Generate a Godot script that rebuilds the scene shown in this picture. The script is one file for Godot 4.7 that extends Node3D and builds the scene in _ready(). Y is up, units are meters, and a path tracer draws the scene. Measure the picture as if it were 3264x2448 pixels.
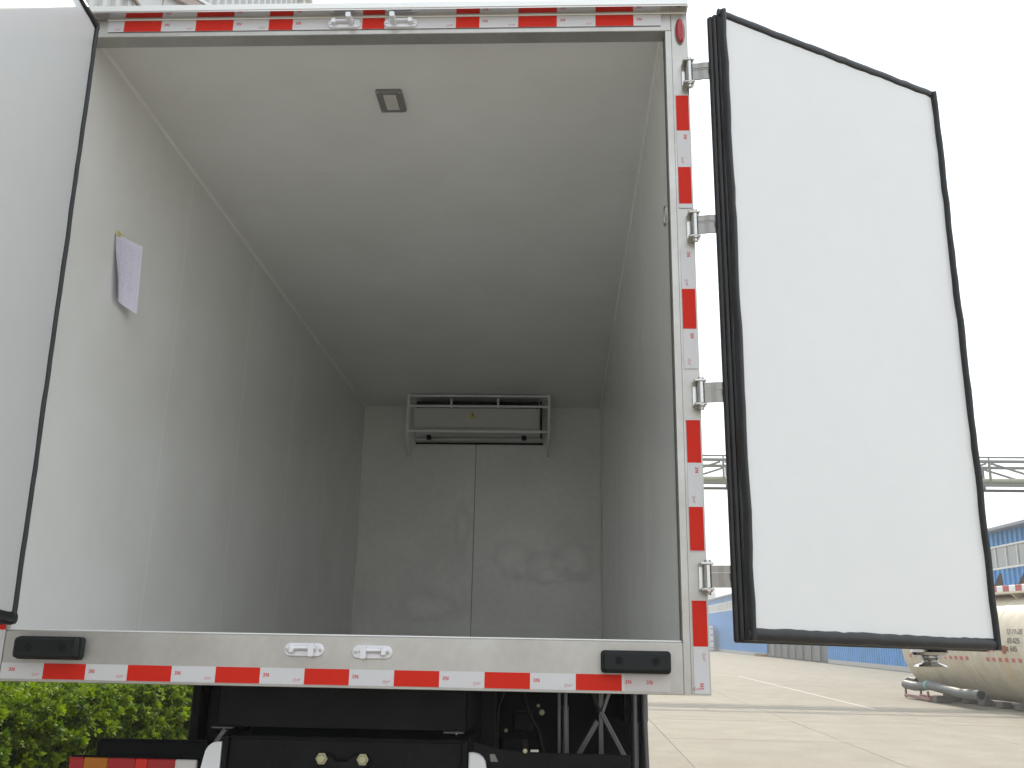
extends Node3D

var M = {}
var rng = RandomNumberGenerator.new()
var truck_basis: Basis
var truck_at = Vector3(0, 1.48141, 0)

# ------------------------------------------------------------------ helpers
func numbered(called: String, parent: Node) -> String:
	if not parent.has_node(called): return called
	var i = 1
	while parent.has_node("%s_%03d" % [called, i]): i += 1
	return "%s_%03d" % [called, i]

func sb() -> SurfaceTool:
	var st = SurfaceTool.new(); st.begin(Mesh.PRIMITIVE_TRIANGLES); return st

func put(called: String, mesh: Mesh, mat: Material, parent: Node = self, xf: Transform3D = Transform3D.IDENTITY) -> MeshInstance3D:
	var o = MeshInstance3D.new()
	o.name = numbered(called, parent)
	o.mesh = mesh
	o.transform = xf
	if mat: o.material_override = mat
	o.cast_shadow = GeometryInstance3D.SHADOW_CASTING_SETTING_ON
	parent.add_child(o, true)
	return o

func obj(called: String, st: SurfaceTool, mat: Material, parent: Node = self, xf: Transform3D = Transform3D.IDENTITY) -> MeshInstance3D:
	return put(called, st.commit(), mat, parent, xf)

func tag(o: Node, label: String, category: String, group: String = "") -> void:
	o.set_meta("label", label); o.set_meta("category", category)
	if group != "": o.set_meta("group", group)

func thing(called: String, label: String, category: String, xf: Transform3D = Transform3D.IDENTITY, group: String = "") -> Node3D:
	var o = Node3D.new(); o.name = numbered(called, self); o.transform = xf
	add_child(o, true); tag(o, label, category, group); return o

func struct(o: Node) -> Node:
	o.set_meta("kind", "structure"); return o

func tri(st: SurfaceTool, a: Vector3, b: Vector3, c: Vector3, out: Vector3) -> void:
	var n = (c - a).cross(b - a)
	if n.length_squared() < 1e-16: return
	if n.dot(out) < 0:
		var t = b; b = c; c = t; n = -n
	n = n.normalized()
	for p in [a, b, c]:
		st.set_normal(n); st.set_uv(Vector2(p.x, p.y)); st.add_vertex(p)

func quad(st, a, b, c, d, out) -> void:
	tri(st, a, b, c, out); tri(st, a, c, d, out)

func stri(st, ps, ns) -> void:   # smooth triangle
	var n = (ps[2] - ps[0]).cross(ps[1] - ps[0])
	var o = ns[0] + ns[1] + ns[2]
	var idx = [0, 1, 2] if n.dot(o) >= 0 else [0, 2, 1]
	for i in idx:
		st.set_normal(ns[i]); st.set_uv(Vector2(ps[i].x, ps[i].y)); st.add_vertex(ps[i])

# bevelled box from corner to corner
func bx(st: SurfaceTool, lo: Vector3, hi: Vector3, r: float = 0.0, xf: Transform3D = Transform3D.IDENTITY) -> void:
	var c = (lo + hi) * 0.5
	var h = (hi - lo).abs() * 0.5
	r = min(r, min(h.x, min(h.y, h.z)) * 0.98)
	var cc = xf * c
	if r <= 0.0:
		for ax in 3:
			for s in [-1, 1]:
				var p = []
				for k in [[-1, -1], [1, -1], [1, 1], [-1, 1]]:
					var v = Vector3.ZERO
					v[ax] = h[ax] * s; v[(ax + 1) % 3] = h[(ax + 1) % 3] * k[0]; v[(ax + 2) % 3] = h[(ax + 2) % 3] * k[1]
					p.append(xf * (c + v))
				var n = Vector3.ZERO; n[ax] = s
				quad(st, p[0], p[1], p[2], p[3], xf.basis * n)
		return
	var V = func(sx, sy, sz, ax):
		var v = Vector3((h.x - (0.0 if ax == 0 else r)) * sx, (h.y - (0.0 if ax == 1 else r)) * sy, (h.z - (0.0 if ax == 2 else r)) * sz)
		return xf * (c + v)
	for ax in 3:
		for s in [-1, 1]:
			var p = []
			for k in [[-1, -1], [1, -1], [1, 1], [-1, 1]]:
				var q = [0, 0, 0]
				q[ax] = s; q[(ax + 1) % 3] = k[0]; q[(ax + 2) % 3] = k[1]
				p.append(V.call(q[0], q[1], q[2], ax))
			var n = Vector3.ZERO; n[ax] = s
			quad(st, p[0], p[1], p[2], p[3], xf.basis * n)
	for ax in 3:      # edges parallel to ax
		var a1 = (ax + 1) % 3; var a2 = (ax + 2) % 3
		for s1 in [-1, 1]:
			for s2 in [-1, 1]:
				var q0 = [0, 0, 0]; var q1 = [0, 0, 0]
				q0[ax] = -1; q1[ax] = 1
				q0[a1] = s1; q1[a1] = s1; q0[a2] = s2; q1[a2] = s2
				var a = V.call(q0[0], q0[1], q0[2], a1); var b = V.call(q1[0], q1[1], q1[2], a1)
				var d = V.call(q0[0], q0[1], q0[2], a2); var e = V.call(q1[0], q1[1], q1[2], a2)
				quad(st, a, b, e, d, (a + b + d + e) * 0.25 - cc)
	for sx in [-1, 1]:
		for sy in [-1, 1]:
			for sz in [-1, 1]:
				var a = V.call(sx, sy, sz, 0); var b = V.call(sx, sy, sz, 1); var d = V.call(sx, sy, sz, 2)
				tri(st, a, b, d, a - cc)

func bar(st: SurfaceTool, a: Vector3, b: Vector3, w: float, h: float) -> void:   # box along a segment
	var d = (b - a); var l = d.length(); d = d / l
	var up = Vector3.UP if abs(d.y) < 0.95 else Vector3.RIGHT
	var x = up.cross(d).normalized(); var y = d.cross(x)
	bx(st, Vector3(-w / 2, -h / 2, 0), Vector3(w / 2, h / 2, l), min(w, h) * 0.12, Transform3D(Basis(x, y, d), a))

func tube(st: SurfaceTool, pts: Array, r, n: int = 10, caps: bool = true, sq: Vector2 = Vector2.ONE) -> void:
	var rings = []; var nrm = []
	var prev = Vector3.ZERO
	for i in pts.size():
		var d = (pts[min(i + 1, pts.size() - 1)] - pts[max(i - 1, 0)]).normalized()
		var x
		if prev == Vector3.ZERO:
			var up = Vector3.UP if abs(d.y) < 0.9 else Vector3.BACK
			x = up.cross(d).normalized()
		else:
			x = (prev - d * prev.dot(d)).normalized()
		prev = x
		var y = d.cross(x)
		var rr = r[i] if r is Array else r
		var R = []; var N = []
		for k in n:
			var t = TAU * k / n
			R.append(pts[i] + (x * cos(t) * sq.x + y * sin(t) * sq.y) * rr)
			N.append((x * cos(t) / sq.x + y * sin(t) / sq.y).normalized())
		rings.append(R); nrm.append(N)
	for i in pts.size() - 1:
		for k in n:
			var j = (k + 1) % n
			stri(st, [rings[i][k], rings[i][j], rings[i + 1][j]], [nrm[i][k], nrm[i][j], nrm[i + 1][j]])
			stri(st, [rings[i][k], rings[i + 1][j], rings[i + 1][k]], [nrm[i][k], nrm[i + 1][j], nrm[i + 1][k]])
	if caps:
		for e in [0, pts.size() - 1]:
			var o = (pts[0] - pts[1]) if e == 0 else (pts[e] - pts[e - 1])
			for k in n: tri(st, pts[e], rings[e][k], rings[e][(k + 1) % n], o)

func cyl(st, a: Vector3, b: Vector3, r: float, n: int = 14) -> void:
	tube(st, [a, b], r, n)

# lathe round an axis: prof is [distance along axis, radius]
func lathe(st: SurfaceTool, at: Vector3, axis: Vector3, prof: Array, n: int = 20) -> void:
	var d = axis.normalized()
	var up = Vector3.UP if abs(d.y) < 0.9 else Vector3.BACK
	var x = up.cross(d).normalized(); var y = d.cross(x)
	for i in prof.size() - 1:
		var p = prof[i]; var q = prof[i + 1]
		var sl = Vector2(q[0] - p[0], q[1] - p[1])
		if sl.length() < 1e-7: continue
		for k in n:
			var t0 = TAU * k / n; var t1 = TAU * (k + 1) / n
			var e0 = x * cos(t0) + y * sin(t0); var e1 = x * cos(t1) + y * sin(t1)
			var n0 = (e0 * sl.x - d * sl.y).normalized(); var n1 = (e1 * sl.x - d * sl.y).normalized()
			var a = at + d * p[0] + e0 * p[1]; var b = at + d * p[0] + e1 * p[1]
			var c = at + d * q[0] + e1 * q[1]; var g = at + d * q[0] + e0 * q[1]
			stri(st, [a, b, c], [n0, n1, n1]); stri(st, [a, c, g], [n0, n1, n0])

# polygon in xy extruded from z0 to z1, with a small chamfer at z1
func prism(st: SurfaceTool, poly: Array, z0: float, z1: float, ch: float = 0.0, xf: Transform3D = Transform3D.IDENTITY) -> void:
	var pk = PackedVector2Array(poly)
	var top = pk
	if ch > 0:
		var off = Geometry2D.offset_polygon(pk, -ch, Geometry2D.JOIN_MITER)
		if off.size() > 0 and off[0].size() == pk.size(): top = off[0]
		else: ch = 0.0
	var ctr = Vector2.ZERO
	for p in pk: ctr += p
	ctr /= pk.size()
	if ch > 0:      # offset may start at another vertex: match nearest
		var best = 0; var bd = 1e9
		for i in top.size():
			var dd = top[i].distance_to(pk[0])
			if dd < bd: bd = dd; best = i
		var re = PackedVector2Array()
		var flip = Geometry2D.is_polygon_clockwise(top) != Geometry2D.is_polygon_clockwise(pk)
		for i in top.size(): re.append(top[(best + (i if not flip else -i) + top.size() * 2) % top.size()])
		top = re
	var f = Geometry2D.triangulate_polygon(pk)
	var ft = Geometry2D.triangulate_polygon(top)
	for i in range(0, f.size(), 3):
		tri(st, xf * Vector3(pk[f[i]].x, pk[f[i]].y, z0), xf * Vector3(pk[f[i + 1]].x, pk[f[i + 1]].y, z0), xf * Vector3(pk[f[i + 2]].x, pk[f[i + 2]].y, z0), xf.basis * Vector3(0, 0, -1 if z1 > z0 else 1))
	for i in range(0, ft.size(), 3):
		tri(st, xf * Vector3(top[ft[i]].x, top[ft[i]].y, z1), xf * Vector3(top[ft[i + 1]].x, top[ft[i + 1]].y, z1), xf * Vector3(top[ft[i + 2]].x, top[ft[i + 2]].y, z1), xf.basis * Vector3(0, 0, 1 if z1 > z0 else -1))
	var zm = z1 - ch * sign(z1 - z0)
	var cw = 1.0 if Geometry2D.is_polygon_clockwise(pk) else -1.0
	for i in pk.size():
		var j = (i + 1) % pk.size()
		var e = pk[j] - pk[i]
		var o = xf.basis * Vector3(-e.y, e.x, 0) * cw
		quad(st, xf * Vector3(pk[i].x, pk[i].y, z0), xf * Vector3(pk[j].x, pk[j].y, z0), xf * Vector3(pk[j].x, pk[j].y, zm), xf * Vector3(pk[i].x, pk[i].y, zm), o)
		if ch > 0:
			quad(st, xf * Vector3(pk[i].x, pk[i].y, zm), xf * Vector3(pk[j].x, pk[j].y, zm), xf * Vector3(top[j].x, top[j].y, z1), xf * Vector3(top[i].x, top[i].y, z1), o)

func stadium(cx, cy, w, h, n = 8) -> Array:
	var p = []
	var r = h / 2.0
	for i in n + 1:
		var t = -PI / 2 + PI * i / n
		p.append(Vector2(cx + w / 2.0 - r + cos(t) * r, cy + sin(t) * r))
	for i in n + 1:
		var t = PI / 2 + PI * i / n
		p.append(Vector2(cx - w / 2.0 + r + cos(t) * r, cy + sin(t) * r))
	return p

func rounded(x0, y0, x1, y1, r, n = 5) -> Array:
	var p = []
	for c in [[x1 - r, y0 + r, -PI / 2], [x1 - r, y1 - r, 0.0], [x0 + r, y1 - r, PI / 2], [x0 + r, y0 + r, PI]]:
		for i in n + 1:
			var t = c[2] + PI / 2 * i / n
			p.append(Vector2(c[0] + cos(t) * r, c[1] + sin(t) * r))
	return p

# ------------------------------------------------------------------ materials
func lin(r, g, b) -> Color: return Color(r, g, b).linear_to_srgb()

func mat(c: Color, rough = 0.6, metal = 0.0, spec = 0.5) -> StandardMaterial3D:
	var m = StandardMaterial3D.new()
	m.albedo_color = c; m.roughness = rough; m.metallic = metal; m.metallic_specular = spec
	return m

func noise(seed_, freq, oct = 4, type = FastNoiseLite.TYPE_SIMPLEX_SMOOTH) -> FastNoiseLite:
	var n = FastNoiseLite.new(); n.seed = seed_; n.frequency = freq; n.noise_type = type
	n.fractal_type = FastNoiseLite.FRACTAL_FBM; n.fractal_octaves = oct
	return n

# seamless speckled tint texture that multiplies the colour
func tint_tex(size, seed_, f_coarse, f_fine, amp_c, amp_f, warm = 0.0) -> ImageTexture:
	var a = noise(seed_, f_coarse / size, 4).get_seamless_image(size, size, false, false, 0.2)
	var b = noise(seed_ + 7, f_fine / size, 3).get_seamless_image(size, size, false, false, 0.2)
	var im = Image.create(size, size, true, Image.FORMAT_RGB8)
	for y in size:
		for x in size:
			var n1 = 1.0 - a.get_pixel(x, y).r; var n2 = 1.0 - b.get_pixel(x, y).r
			var g = clamp(1.0 - amp_c * n1 - amp_f * n2, 0.0, 1.0)
			im.set_pixel(x, y, Color(g, clamp(g - warm * n1 * 0.5, 0, 1), clamp(g - warm * n1, 0, 1)))
	im.generate_mipmaps()
	return ImageTexture.create_from_image(im)

func tri_tex(m: StandardMaterial3D, tex: Texture2D, scale: Vector3, world = false) -> StandardMaterial3D:
	m.albedo_texture = tex
	m.uv1_triplanar = true
	m.uv1_world_triplanar = world
	m.uv1_scale = scale
	return m

func make_materials() -> void:
	var t_conc = tint_tex(1024, 3, 5.0, 60.0, 0.085, 0.06, 0.02)
	var t_steel = tint_tex(512, 11, 3.0, 26.0, 0.09, 0.04, 0.03)
	var t_wall = tint_tex(512, 21, 3.0, 18.0, 0.035, 0.012, 0.01)
	var t_door = tint_tex(256, 23, 2.0, 16.0, 0.012, 0.01, 0.0)
	var t_dark = tint_tex(256, 31, 5.0, 30.0, 0.4, 0.3)
	var t_paint = tint_tex(512, 41, 4.0, 20.0, 0.10, 0.06, 0.06)
	for i in 4:
		var k = [1.0, 0.975, 1.02, 0.99][i]
		M["slab%d" % i] = tri_tex(mat(lin(0.338 * k, 0.306 * k, 0.250 * k), 0.88, 0, 0.3), t_conc, Vector3(0.16, 0.16, 0.16) * (1.0 + 0.11 * i), true)
	M.ground = tri_tex(mat(lin(0.338, 0.306, 0.250), 0.9, 0, 0.3), t_conc, Vector3(0.13, 0.13, 0.13), true)
	M.mortar = mat(lin(0.44, 0.42, 0.38), 0.9)
	M.joint = mat(lin(0.23, 0.21, 0.175), 0.95)
	M.steel = tri_tex(mat(lin(0.55, 0.54, 0.515), 0.42, 0.75), t_steel, Vector3(0.9, 0.9, 0.9))
	M.mirror = tri_tex(mat(lin(0.62, 0.61, 0.60), 0.13, 1.0), t_steel, Vector3(0.7, 0.7, 0.7))
	M.lip = mat(lin(0.8, 0.8, 0.78), 0.35, 0.3)
	M.chrome = mat(lin(0.52, 0.51, 0.49), 0.18, 1.0)
	M.armsteel = mat(lin(0.27, 0.255, 0.235), 0.3, 0.85)
	M.cast = mat(lin(0.70, 0.69, 0.72), 0.38, 0.35)
	M.wall = tri_tex(mat(lin(0.89, 0.89, 0.86), 0.13, 0, 0.5), t_wall, Vector3(0.4, 0.4, 0.4))
	M.ceil = tri_tex(mat(lin(0.89, 0.88, 0.845), 0.28, 0, 0.5), t_wall, Vector3(0.37, 0.37, 0.37))
	M.floorplate = mat(lin(0.82, 0.82, 0.80), 0.5)
	M.trim = mat(lin(0.90, 0.89, 0.84), 0.35)
	M.sealant = mat(lin(0.87, 0.87, 0.835), 0.3)
	M.gap = mat(lin(0.12, 0.12, 0.11), 0.8)
	M.doorwhite = tri_tex(mat(lin(0.70, 0.705, 0.70), 0.3, 0, 0.5), t_door, Vector3(0.5, 0.5, 0.5))
	M.rubber = tri_tex(mat(lin(0.021, 0.022, 0.024), 0.42, 0, 0.5), t_dark, Vector3(1.6, 1.6, 1.6))
	M.bumper = mat(lin(0.011, 0.012, 0.013), 0.5, 0, 0.35)
	M.black = tri_tex(mat(lin(0.012, 0.011, 0.013), 0.5, 0, 0.3), t_dark, Vector3(1.1, 1.1, 1.1))
	M.blackmatte = mat(lin(0.006, 0.006, 0.007), 0.75, 0, 0.25)
	M.hole = mat(lin(0.003, 0.003, 0.003), 0.9)
	M.greyrod = mat(lin(0.11, 0.11, 0.115), 0.3, 0.6)
	M.gold = mat(lin(0.46, 0.43, 0.27), 0.4, 0.5)
	M.red = mat(lin(0.60, 0.026, 0.014), 0.4, 0.0, 0.2)
	M.tapewhite = mat(lin(0.60, 0.59, 0.60), 0.35)
	M.print = mat(lin(0.55, 0.05, 0.06), 0.5)
	M.printpale = mat(lin(0.62, 0.27, 0.30), 0.5)
	M.lensred = mat(lin(0.36, 0.015, 0.018), 0.12)
	M.lensbright = mat(lin(0.62, 0.02, 0.01), 0.12)
	M.lensorange = mat(lin(0.42, 0.14, 0.008), 0.12)
	M.lenswhite = mat(lin(0.6, 0.58, 0.56), 0.15)
	M.white = mat(lin(0.78, 0.79, 0.81), 0.4)
	M.bezel = mat(lin(0.22, 0.215, 0.2), 0.5, 0.2)
	M.lens = mat(lin(0.60, 0.56, 0.52), 0.25)
	M.evapcase = tri_tex(mat(lin(0.62, 0.61, 0.57), 0.4), t_wall, Vector3(1, 1, 1))
	M.guard = mat(lin(0.86, 0.87, 0.88), 0.35)
	M.yellow = mat(lin(0.62, 0.55, 0.03), 0.5)
	M.tapeyellow = mat(lin(0.62, 0.58, 0.16), 0.4)
	M.blue = tri_tex(mat(lin(0.05, 0.29, 0.68), 0.45), t_paint, Vector3(0.11, 0.11, 0.11), true)
	M.bluetrim = mat(lin(0.17, 0.29, 0.46), 0.5)
	M.pane = mat(lin(0.24, 0.26, 0.255), 0.12)
	M.frame = mat(lin(0.66, 0.66, 0.63), 0.5)
	M.roofgrey = mat(lin(0.24, 0.26, 0.30), 0.6)
	M.gate = [mat(lin(0.16, 0.165, 0.17), 0.6), mat(lin(0.20, 0.20, 0.20), 0.6), mat(lin(0.13, 0.135, 0.145), 0.6), mat(lin(0.24, 0.235, 0.22), 0.6)]
	M.plinth = mat(lin(0.40, 0.39, 0.37), 0.9)
	M.tank = tri_tex(mat(lin(0.61, 0.56, 0.44), 0.55), t_paint, Vector3(0.5, 0.5, 0.5))
	M.tankseam = mat(lin(0.62, 0.56, 0.43), 0.55)
	M.rust = mat(lin(0.24, 0.09, 0.045), 0.85)
	M.ruststain = mat(lin(0.52, 0.42, 0.27), 0.7)
	M.dashred = mat(lin(0.46, 0.11, 0.09), 0.6)
	M.hose = mat(lin(0.085, 0.09, 0.085), 0.55)
	M.redframe = mat(lin(0.27, 0.13, 0.12), 0.7)
	M.cradle = mat(lin(0.16, 0.13, 0.11), 0.85)
	M.fin = mat(lin(0.06, 0.045, 0.04), 0.8)
	M.scribble = mat(lin(0.11, 0.085, 0.07), 0.7)
	M.greentie = mat(lin(0.12, 0.34, 0.27), 0.6)
	M.steelpaint = mat(lin(0.17, 0.18, 0.155), 0.6)
	M.pipe = [mat(lin(0.36, 0.35, 0.25), 0.5), mat(lin(0.27, 0.29, 0.16), 0.5), mat(lin(0.42, 0.40, 0.35), 0.5)]
	M.cladding = mat(lin(0.52, 0.52, 0.51), 0.5)
	M.brown = mat(lin(0.28, 0.2, 0.16), 0.5)
	M.leaf = mat(Color(1, 1, 1), 0.55, 0.0, 0.22)
	M.leaf.vertex_color_use_as_albedo = true
	M.leaf.backlight_enabled = true
	M.leaf.backlight = lin(0.42, 0.55, 0.02)
	M.leaf.cull_mode = BaseMaterial3D.CULL_DISABLED
	M.twigs = mat(lin(0.012, 0.02, 0.007), 0.9)
	M.tower = mat(lin(0.5, 0.5, 0.5), 0.8)
	M.wood = mat(lin(0.35, 0.2, 0.11), 0.8)

# ------------------------------------------------------------------ truck details
var mark_mesh: TextMesh
var red_mesh = {}
func unit_box(w, h, d, r = 0.0) -> Mesh:
	var k = "%s %s %s %s" % [w, h, d, r]
	if not red_mesh.has(k):
		var st = sb(); bx(st, Vector3(-w / 2, -h / 2, 0), Vector3(w / 2, h / 2, d), r); red_mesh[k] = st.commit()
	return red_mesh[k]

var seal_mesh: Mesh
func marks(strip: Node, x, y, ang, z = 0.0014) -> void:
	put("printed_mark", mark_mesh, M.print, strip, Transform3D(Basis(Vector3.BACK, ang), Vector3(x, y, z)))
func seal(strip: Node, x, y, ang, z = 0.0014) -> void:
	put("printed_seal", seal_mesh, M.printpale, strip, Transform3D(Basis(Vector3.BACK, ang), Vector3(x, y, z)))

# a reflective strip: its white base and red blocks; along is the strip's direction in the rear plane
func strip(parent, x0, y0, x1, y1, reds: Array, vertical: bool) -> MeshInstance3D:
	var st = sb()
	bx(st, Vector3(x0, y0, 0.0), Vector3(x1, y1, 0.0012))
	var s = obj("reflective_strip", st, M.tapewhite, parent, Transform3D(Basis(), Vector3(0, 0, 0.003)))
	for r in reds:
		if vertical: put("red_block", unit_box(x1 - x0 - 0.001, r[1] - r[0], 0.0006), M.red, s, Transform3D(Basis(), Vector3((x0 + x1) / 2, (r[0] + r[1]) / 2, 0.0013)))
		else: put("red_block", unit_box(r[1] - r[0], y1 - y0 - 0.001, 0.0006), M.red, s, Transform3D(Basis(), Vector3((r[0] + r[1]) / 2, (y0 + y1) / 2, 0.0013)))
	return s

func keeper(parent, cx, cy, flip, z0, tall) -> void:
	# a cast saddle keeper: stadium plate, half round ridge, cheek collar and a cam stop
	var st = sb()
	prism(st, stadium(cx, cy, 0.137, 0.044), z0, z0 + 0.007, 0.003)
	var k = obj("latch_keeper", st, M.cast, parent)
	st = sb()
	tube(st, [Vector3(cx - 0.042, cy + 0.006, z0 + 0.008), Vector3(cx + 0.042, cy + 0.006, z0 + 0.008)], 0.014, 14, true, Vector2(1, 0.7))
	obj("ridge", st, M.cast, k)
	st = sb()
	var sx = cx + 0.027 * flip
	if tall:
		prism(st, rounded(sx - 0.010, cy - 0.010, sx + 0.010, cy + 0.012, 0.006), z0 + 0.005, z0 + 0.062, 0.006)
	else:
		prism(st, rounded(sx - 0.009, cy - 0.021, sx + 0.010, cy + 0.021, 0.004), z0 + 0.006, z0 + 0.026, 0.004)
	obj("collar", st, M.white if tall else M.cast, k)
	st = sb()
	var tx = cx - 0.040 * flip
	if tall:
		prism(st, rounded(tx - 0.009, cy - 0.008, tx + 0.009, cy + 0.010, 0.004), z0 + 0.005, z0 + 0.026, 0.004)
	else:
		prism(st, [Vector2(tx - 0.008, cy - 0.012), Vector2(tx + 0.008, cy - 0.010), Vector2(tx + 0.012, cy + 0.004), Vector2(tx, cy + 0.017), Vector2(tx - 0.008, cy + 0.014)], z0 + 0.006, z0 + 0.027, 0.003)
	obj("cam_stop", st, M.white if tall else M.cast, k)
	for s in [-1, 1]:
		st = sb()
		lathe(st, Vector3(cx + 0.056 * s, cy, z0 + 0.006), Vector3.BACK, [[0, 0.0068], [0.0025, 0.0068], [0.0035, 0.0055], [0.0035, 0.0028], [0.001, 0.0026], [0.001, 0]], 14)
		obj("screw", st, M.chrome, k)

func rubber_buffer(parent, x0, x1, y0, y1, deep) -> void:
	var st = sb()
	var xf = Transform3D(Basis(), Vector3(0, 0, 0.001))
	prism(st, rounded(x0 - 0.004, y0 - 0.004, x1 + 0.004, y1 + 0.004, 0.012), 0.0, deep * 0.45, 0.003, xf)
	prism(st, rounded(x0, y0, x1, y1, 0.012), deep * 0.45, deep, 0.008, xf)
	var b = obj("rubber_buffer", st, M.bumper, parent)
	for t in [0.24, 0.78]:
		st = sb()
		var cx = lerp(x0, x1, t); var cy = (y0 + y1) / 2 + 0.003
		lathe(st, Vector3(cx, cy, deep + 0.001), Vector3.BACK, [[0.0, 0.0135], [0.0012, 0.0125], [0.0012, 0.0105], [0.0005, 0.0100], [0.0005, 0.0]], 16)
		obj("bolt_recess", st, M.hole, b)
		st = sb()
		lathe(st, Vector3(cx, cy, deep + 0.001), Vector3.BACK, [[0.0005, 0.0065], [0.0028, 0.006], [0.0028, 0.0]], 6)
		obj("bolt", st, M.black, b)

# door in its own space: x from 0 (hinge edge) to w * dir, y up, inner face towards +z
func door(called, parent, xf: Transform3D, w, h, dir, lab) -> MeshInstance3D:
	var st = sb()
	var X = func(u): return u * dir
	bx(st, Vector3(min(X.call(0.02), X.call(w - 0.012)), 0.02, -0.078), Vector3(max(X.call(0.02), X.call(w - 0.012)), h - 0.015, -0.004), 0.002)
	var d = obj(called, st, M.doorwhite, parent, xf)
	d.set_meta("label", lab)
	var nz = noise(5 + int(dir), 1.6, 2)
	# front bead round the face, each run a rubber section of its own
	var runs = [
		["gasket", Vector3(0.019, 0.0, -0.004), Vector3(0.019, h - 0.002, -0.004), Vector2(1.0, 0.45), 0.022 if dir > 0 else 0.014],
		["gasket", Vector3(w - 0.014, 0.0, -0.004), Vector3(w - 0.014, h - 0.008, -0.004), Vector2(1.0, 0.5), 0.021],
		["gasket", Vector3(0.0, 0.019, -0.004), Vector3(w, 0.019, -0.004), Vector2(0.5, 1.0), 0.021],
		["gasket", Vector3(0.0, h - 0.014, -0.004), Vector3(w, h - 0.014, -0.004), Vector2(0.5, 1.0), 0.017]]
	for r in runs:
		st = sb()
		var pts = []
		var rad = []
		var vert = abs(r[2].y - r[1].y) > 1.0
		for i in 41:
			var t = i / 40.0
			var p = r[1].lerp(r[2], t)
			var wv = nz.get_noise_2d(p.y * 3.0 + p.x * 9.0, r[4] * 100.0) * 0.006
			if vert: p.x += wv
			else: p.y += wv * 0.6
			pts.append(Vector3(X.call(p.x), p.y, p.z))
			rad.append(r[4] * (1.0 + 0.10 * nz.get_noise_2d(t * 9.0, 40.0)))
		# tube frame: x axis is up x d, so squash along the face normal
		tube(st, pts, rad, 12, true, Vector2(0.55, 1.0) if (vert) else Vector2(0.55, 1.0))
		obj(r[0], st, M.rubber, d)
	# stepped edge seals behind the bead
	var steps = [[0.007, -0.026, -0.006], [0.002, -0.048, -0.027], [-0.002, -0.074, -0.049]]
	for s in steps:
		st = sb()
		var x0 = X.call(s[0]); var x1 = X.call(s[0] + 0.022)
		bx(st, Vector3(min(x0, x1), s[0] - 0.004, s[1]), Vector3(max(x0, x1), h - s[0] + 0.002, s[2]), 0.006)
		obj("edge_seal", st, M.rubber, d)
		st = sb()
		x0 = X.call(w - s[0] - 0.022 + 0.0); x1 = X.call(w - s[0])
		bx(st, Vector3(min(x0, x1), s[0] - 0.004, s[1]), Vector3(max(x0, x1), h - s[0] + 0.002, s[2]), 0.006)
		obj("edge_seal", st, M.rubber, d)
		st = sb()
		x0 = X.call(s[0] + 0.022); x1 = X.call(w - s[0] - 0.022)
		bx(st, Vector3(min(x0, x1), s[0] - 0.004, s[1]), Vector3(max(x0, x1), s[0] + 0.016, s[2]), 0.006)
		obj("edge_seal", st, M.rubber, d)
		st = sb()
		bx(st, Vector3(min(x0, x1), h - s[0] - 0.018, s[1]), Vector3(max(x0, x1), h - s[0] + 0.002, s[2]), 0.006)
		obj("edge_seal", st, M.rubber, d)
	# outer skin, lock rod with flared cam ends
	st = sb()
	bx(st, Vector3(min(X.call(0.014), X.call(w - 0.014)), 0.012, -0.090), Vector3(max(X.call(0.014), X.call(w - 0.014)), h - 0.012, -0.0785), 0.002)
	obj("outer_skin", st, M.white, d)
	var rx = X.call(w * 0.80)
	st = sb()
	tube(st, [Vector3(rx, -0.02, -0.118), Vector3(rx, h + 0.03, -0.118)], 0.013, 12)
	var rod = obj("lock_rod", st, M.chrome, d)
	st = sb()
	lathe(st, Vector3(rx, 0.012, -0.118), Vector3.DOWN, [[-0.01, 0.02], [0.012, 0.060], [0.026, 0.066], [0.036, 0.060], [0.046, 0.036], [0.054, 0.026], [0.062, 0.030], [0.070, 0.052], [0.076, 0.060], [0.080, 0.056], [0.080, 0.0]], 22)
	obj("lock_cam", st, M.chrome, rod)
	st = sb()
	prism(st, [Vector2(rx - 0.03, h + 0.005), Vector2(rx + 0.02, h + 0.005), Vector2(rx + 0.024, h + 0.03), Vector2(rx + 0.045, h + 0.062), Vector2(rx + 0.036, h + 0.066), Vector2(rx + 0.004, h + 0.036)], -0.128, -0.10, 0.003)
	obj("lock_cam", st, M.chrome, rod)
	return d

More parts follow.
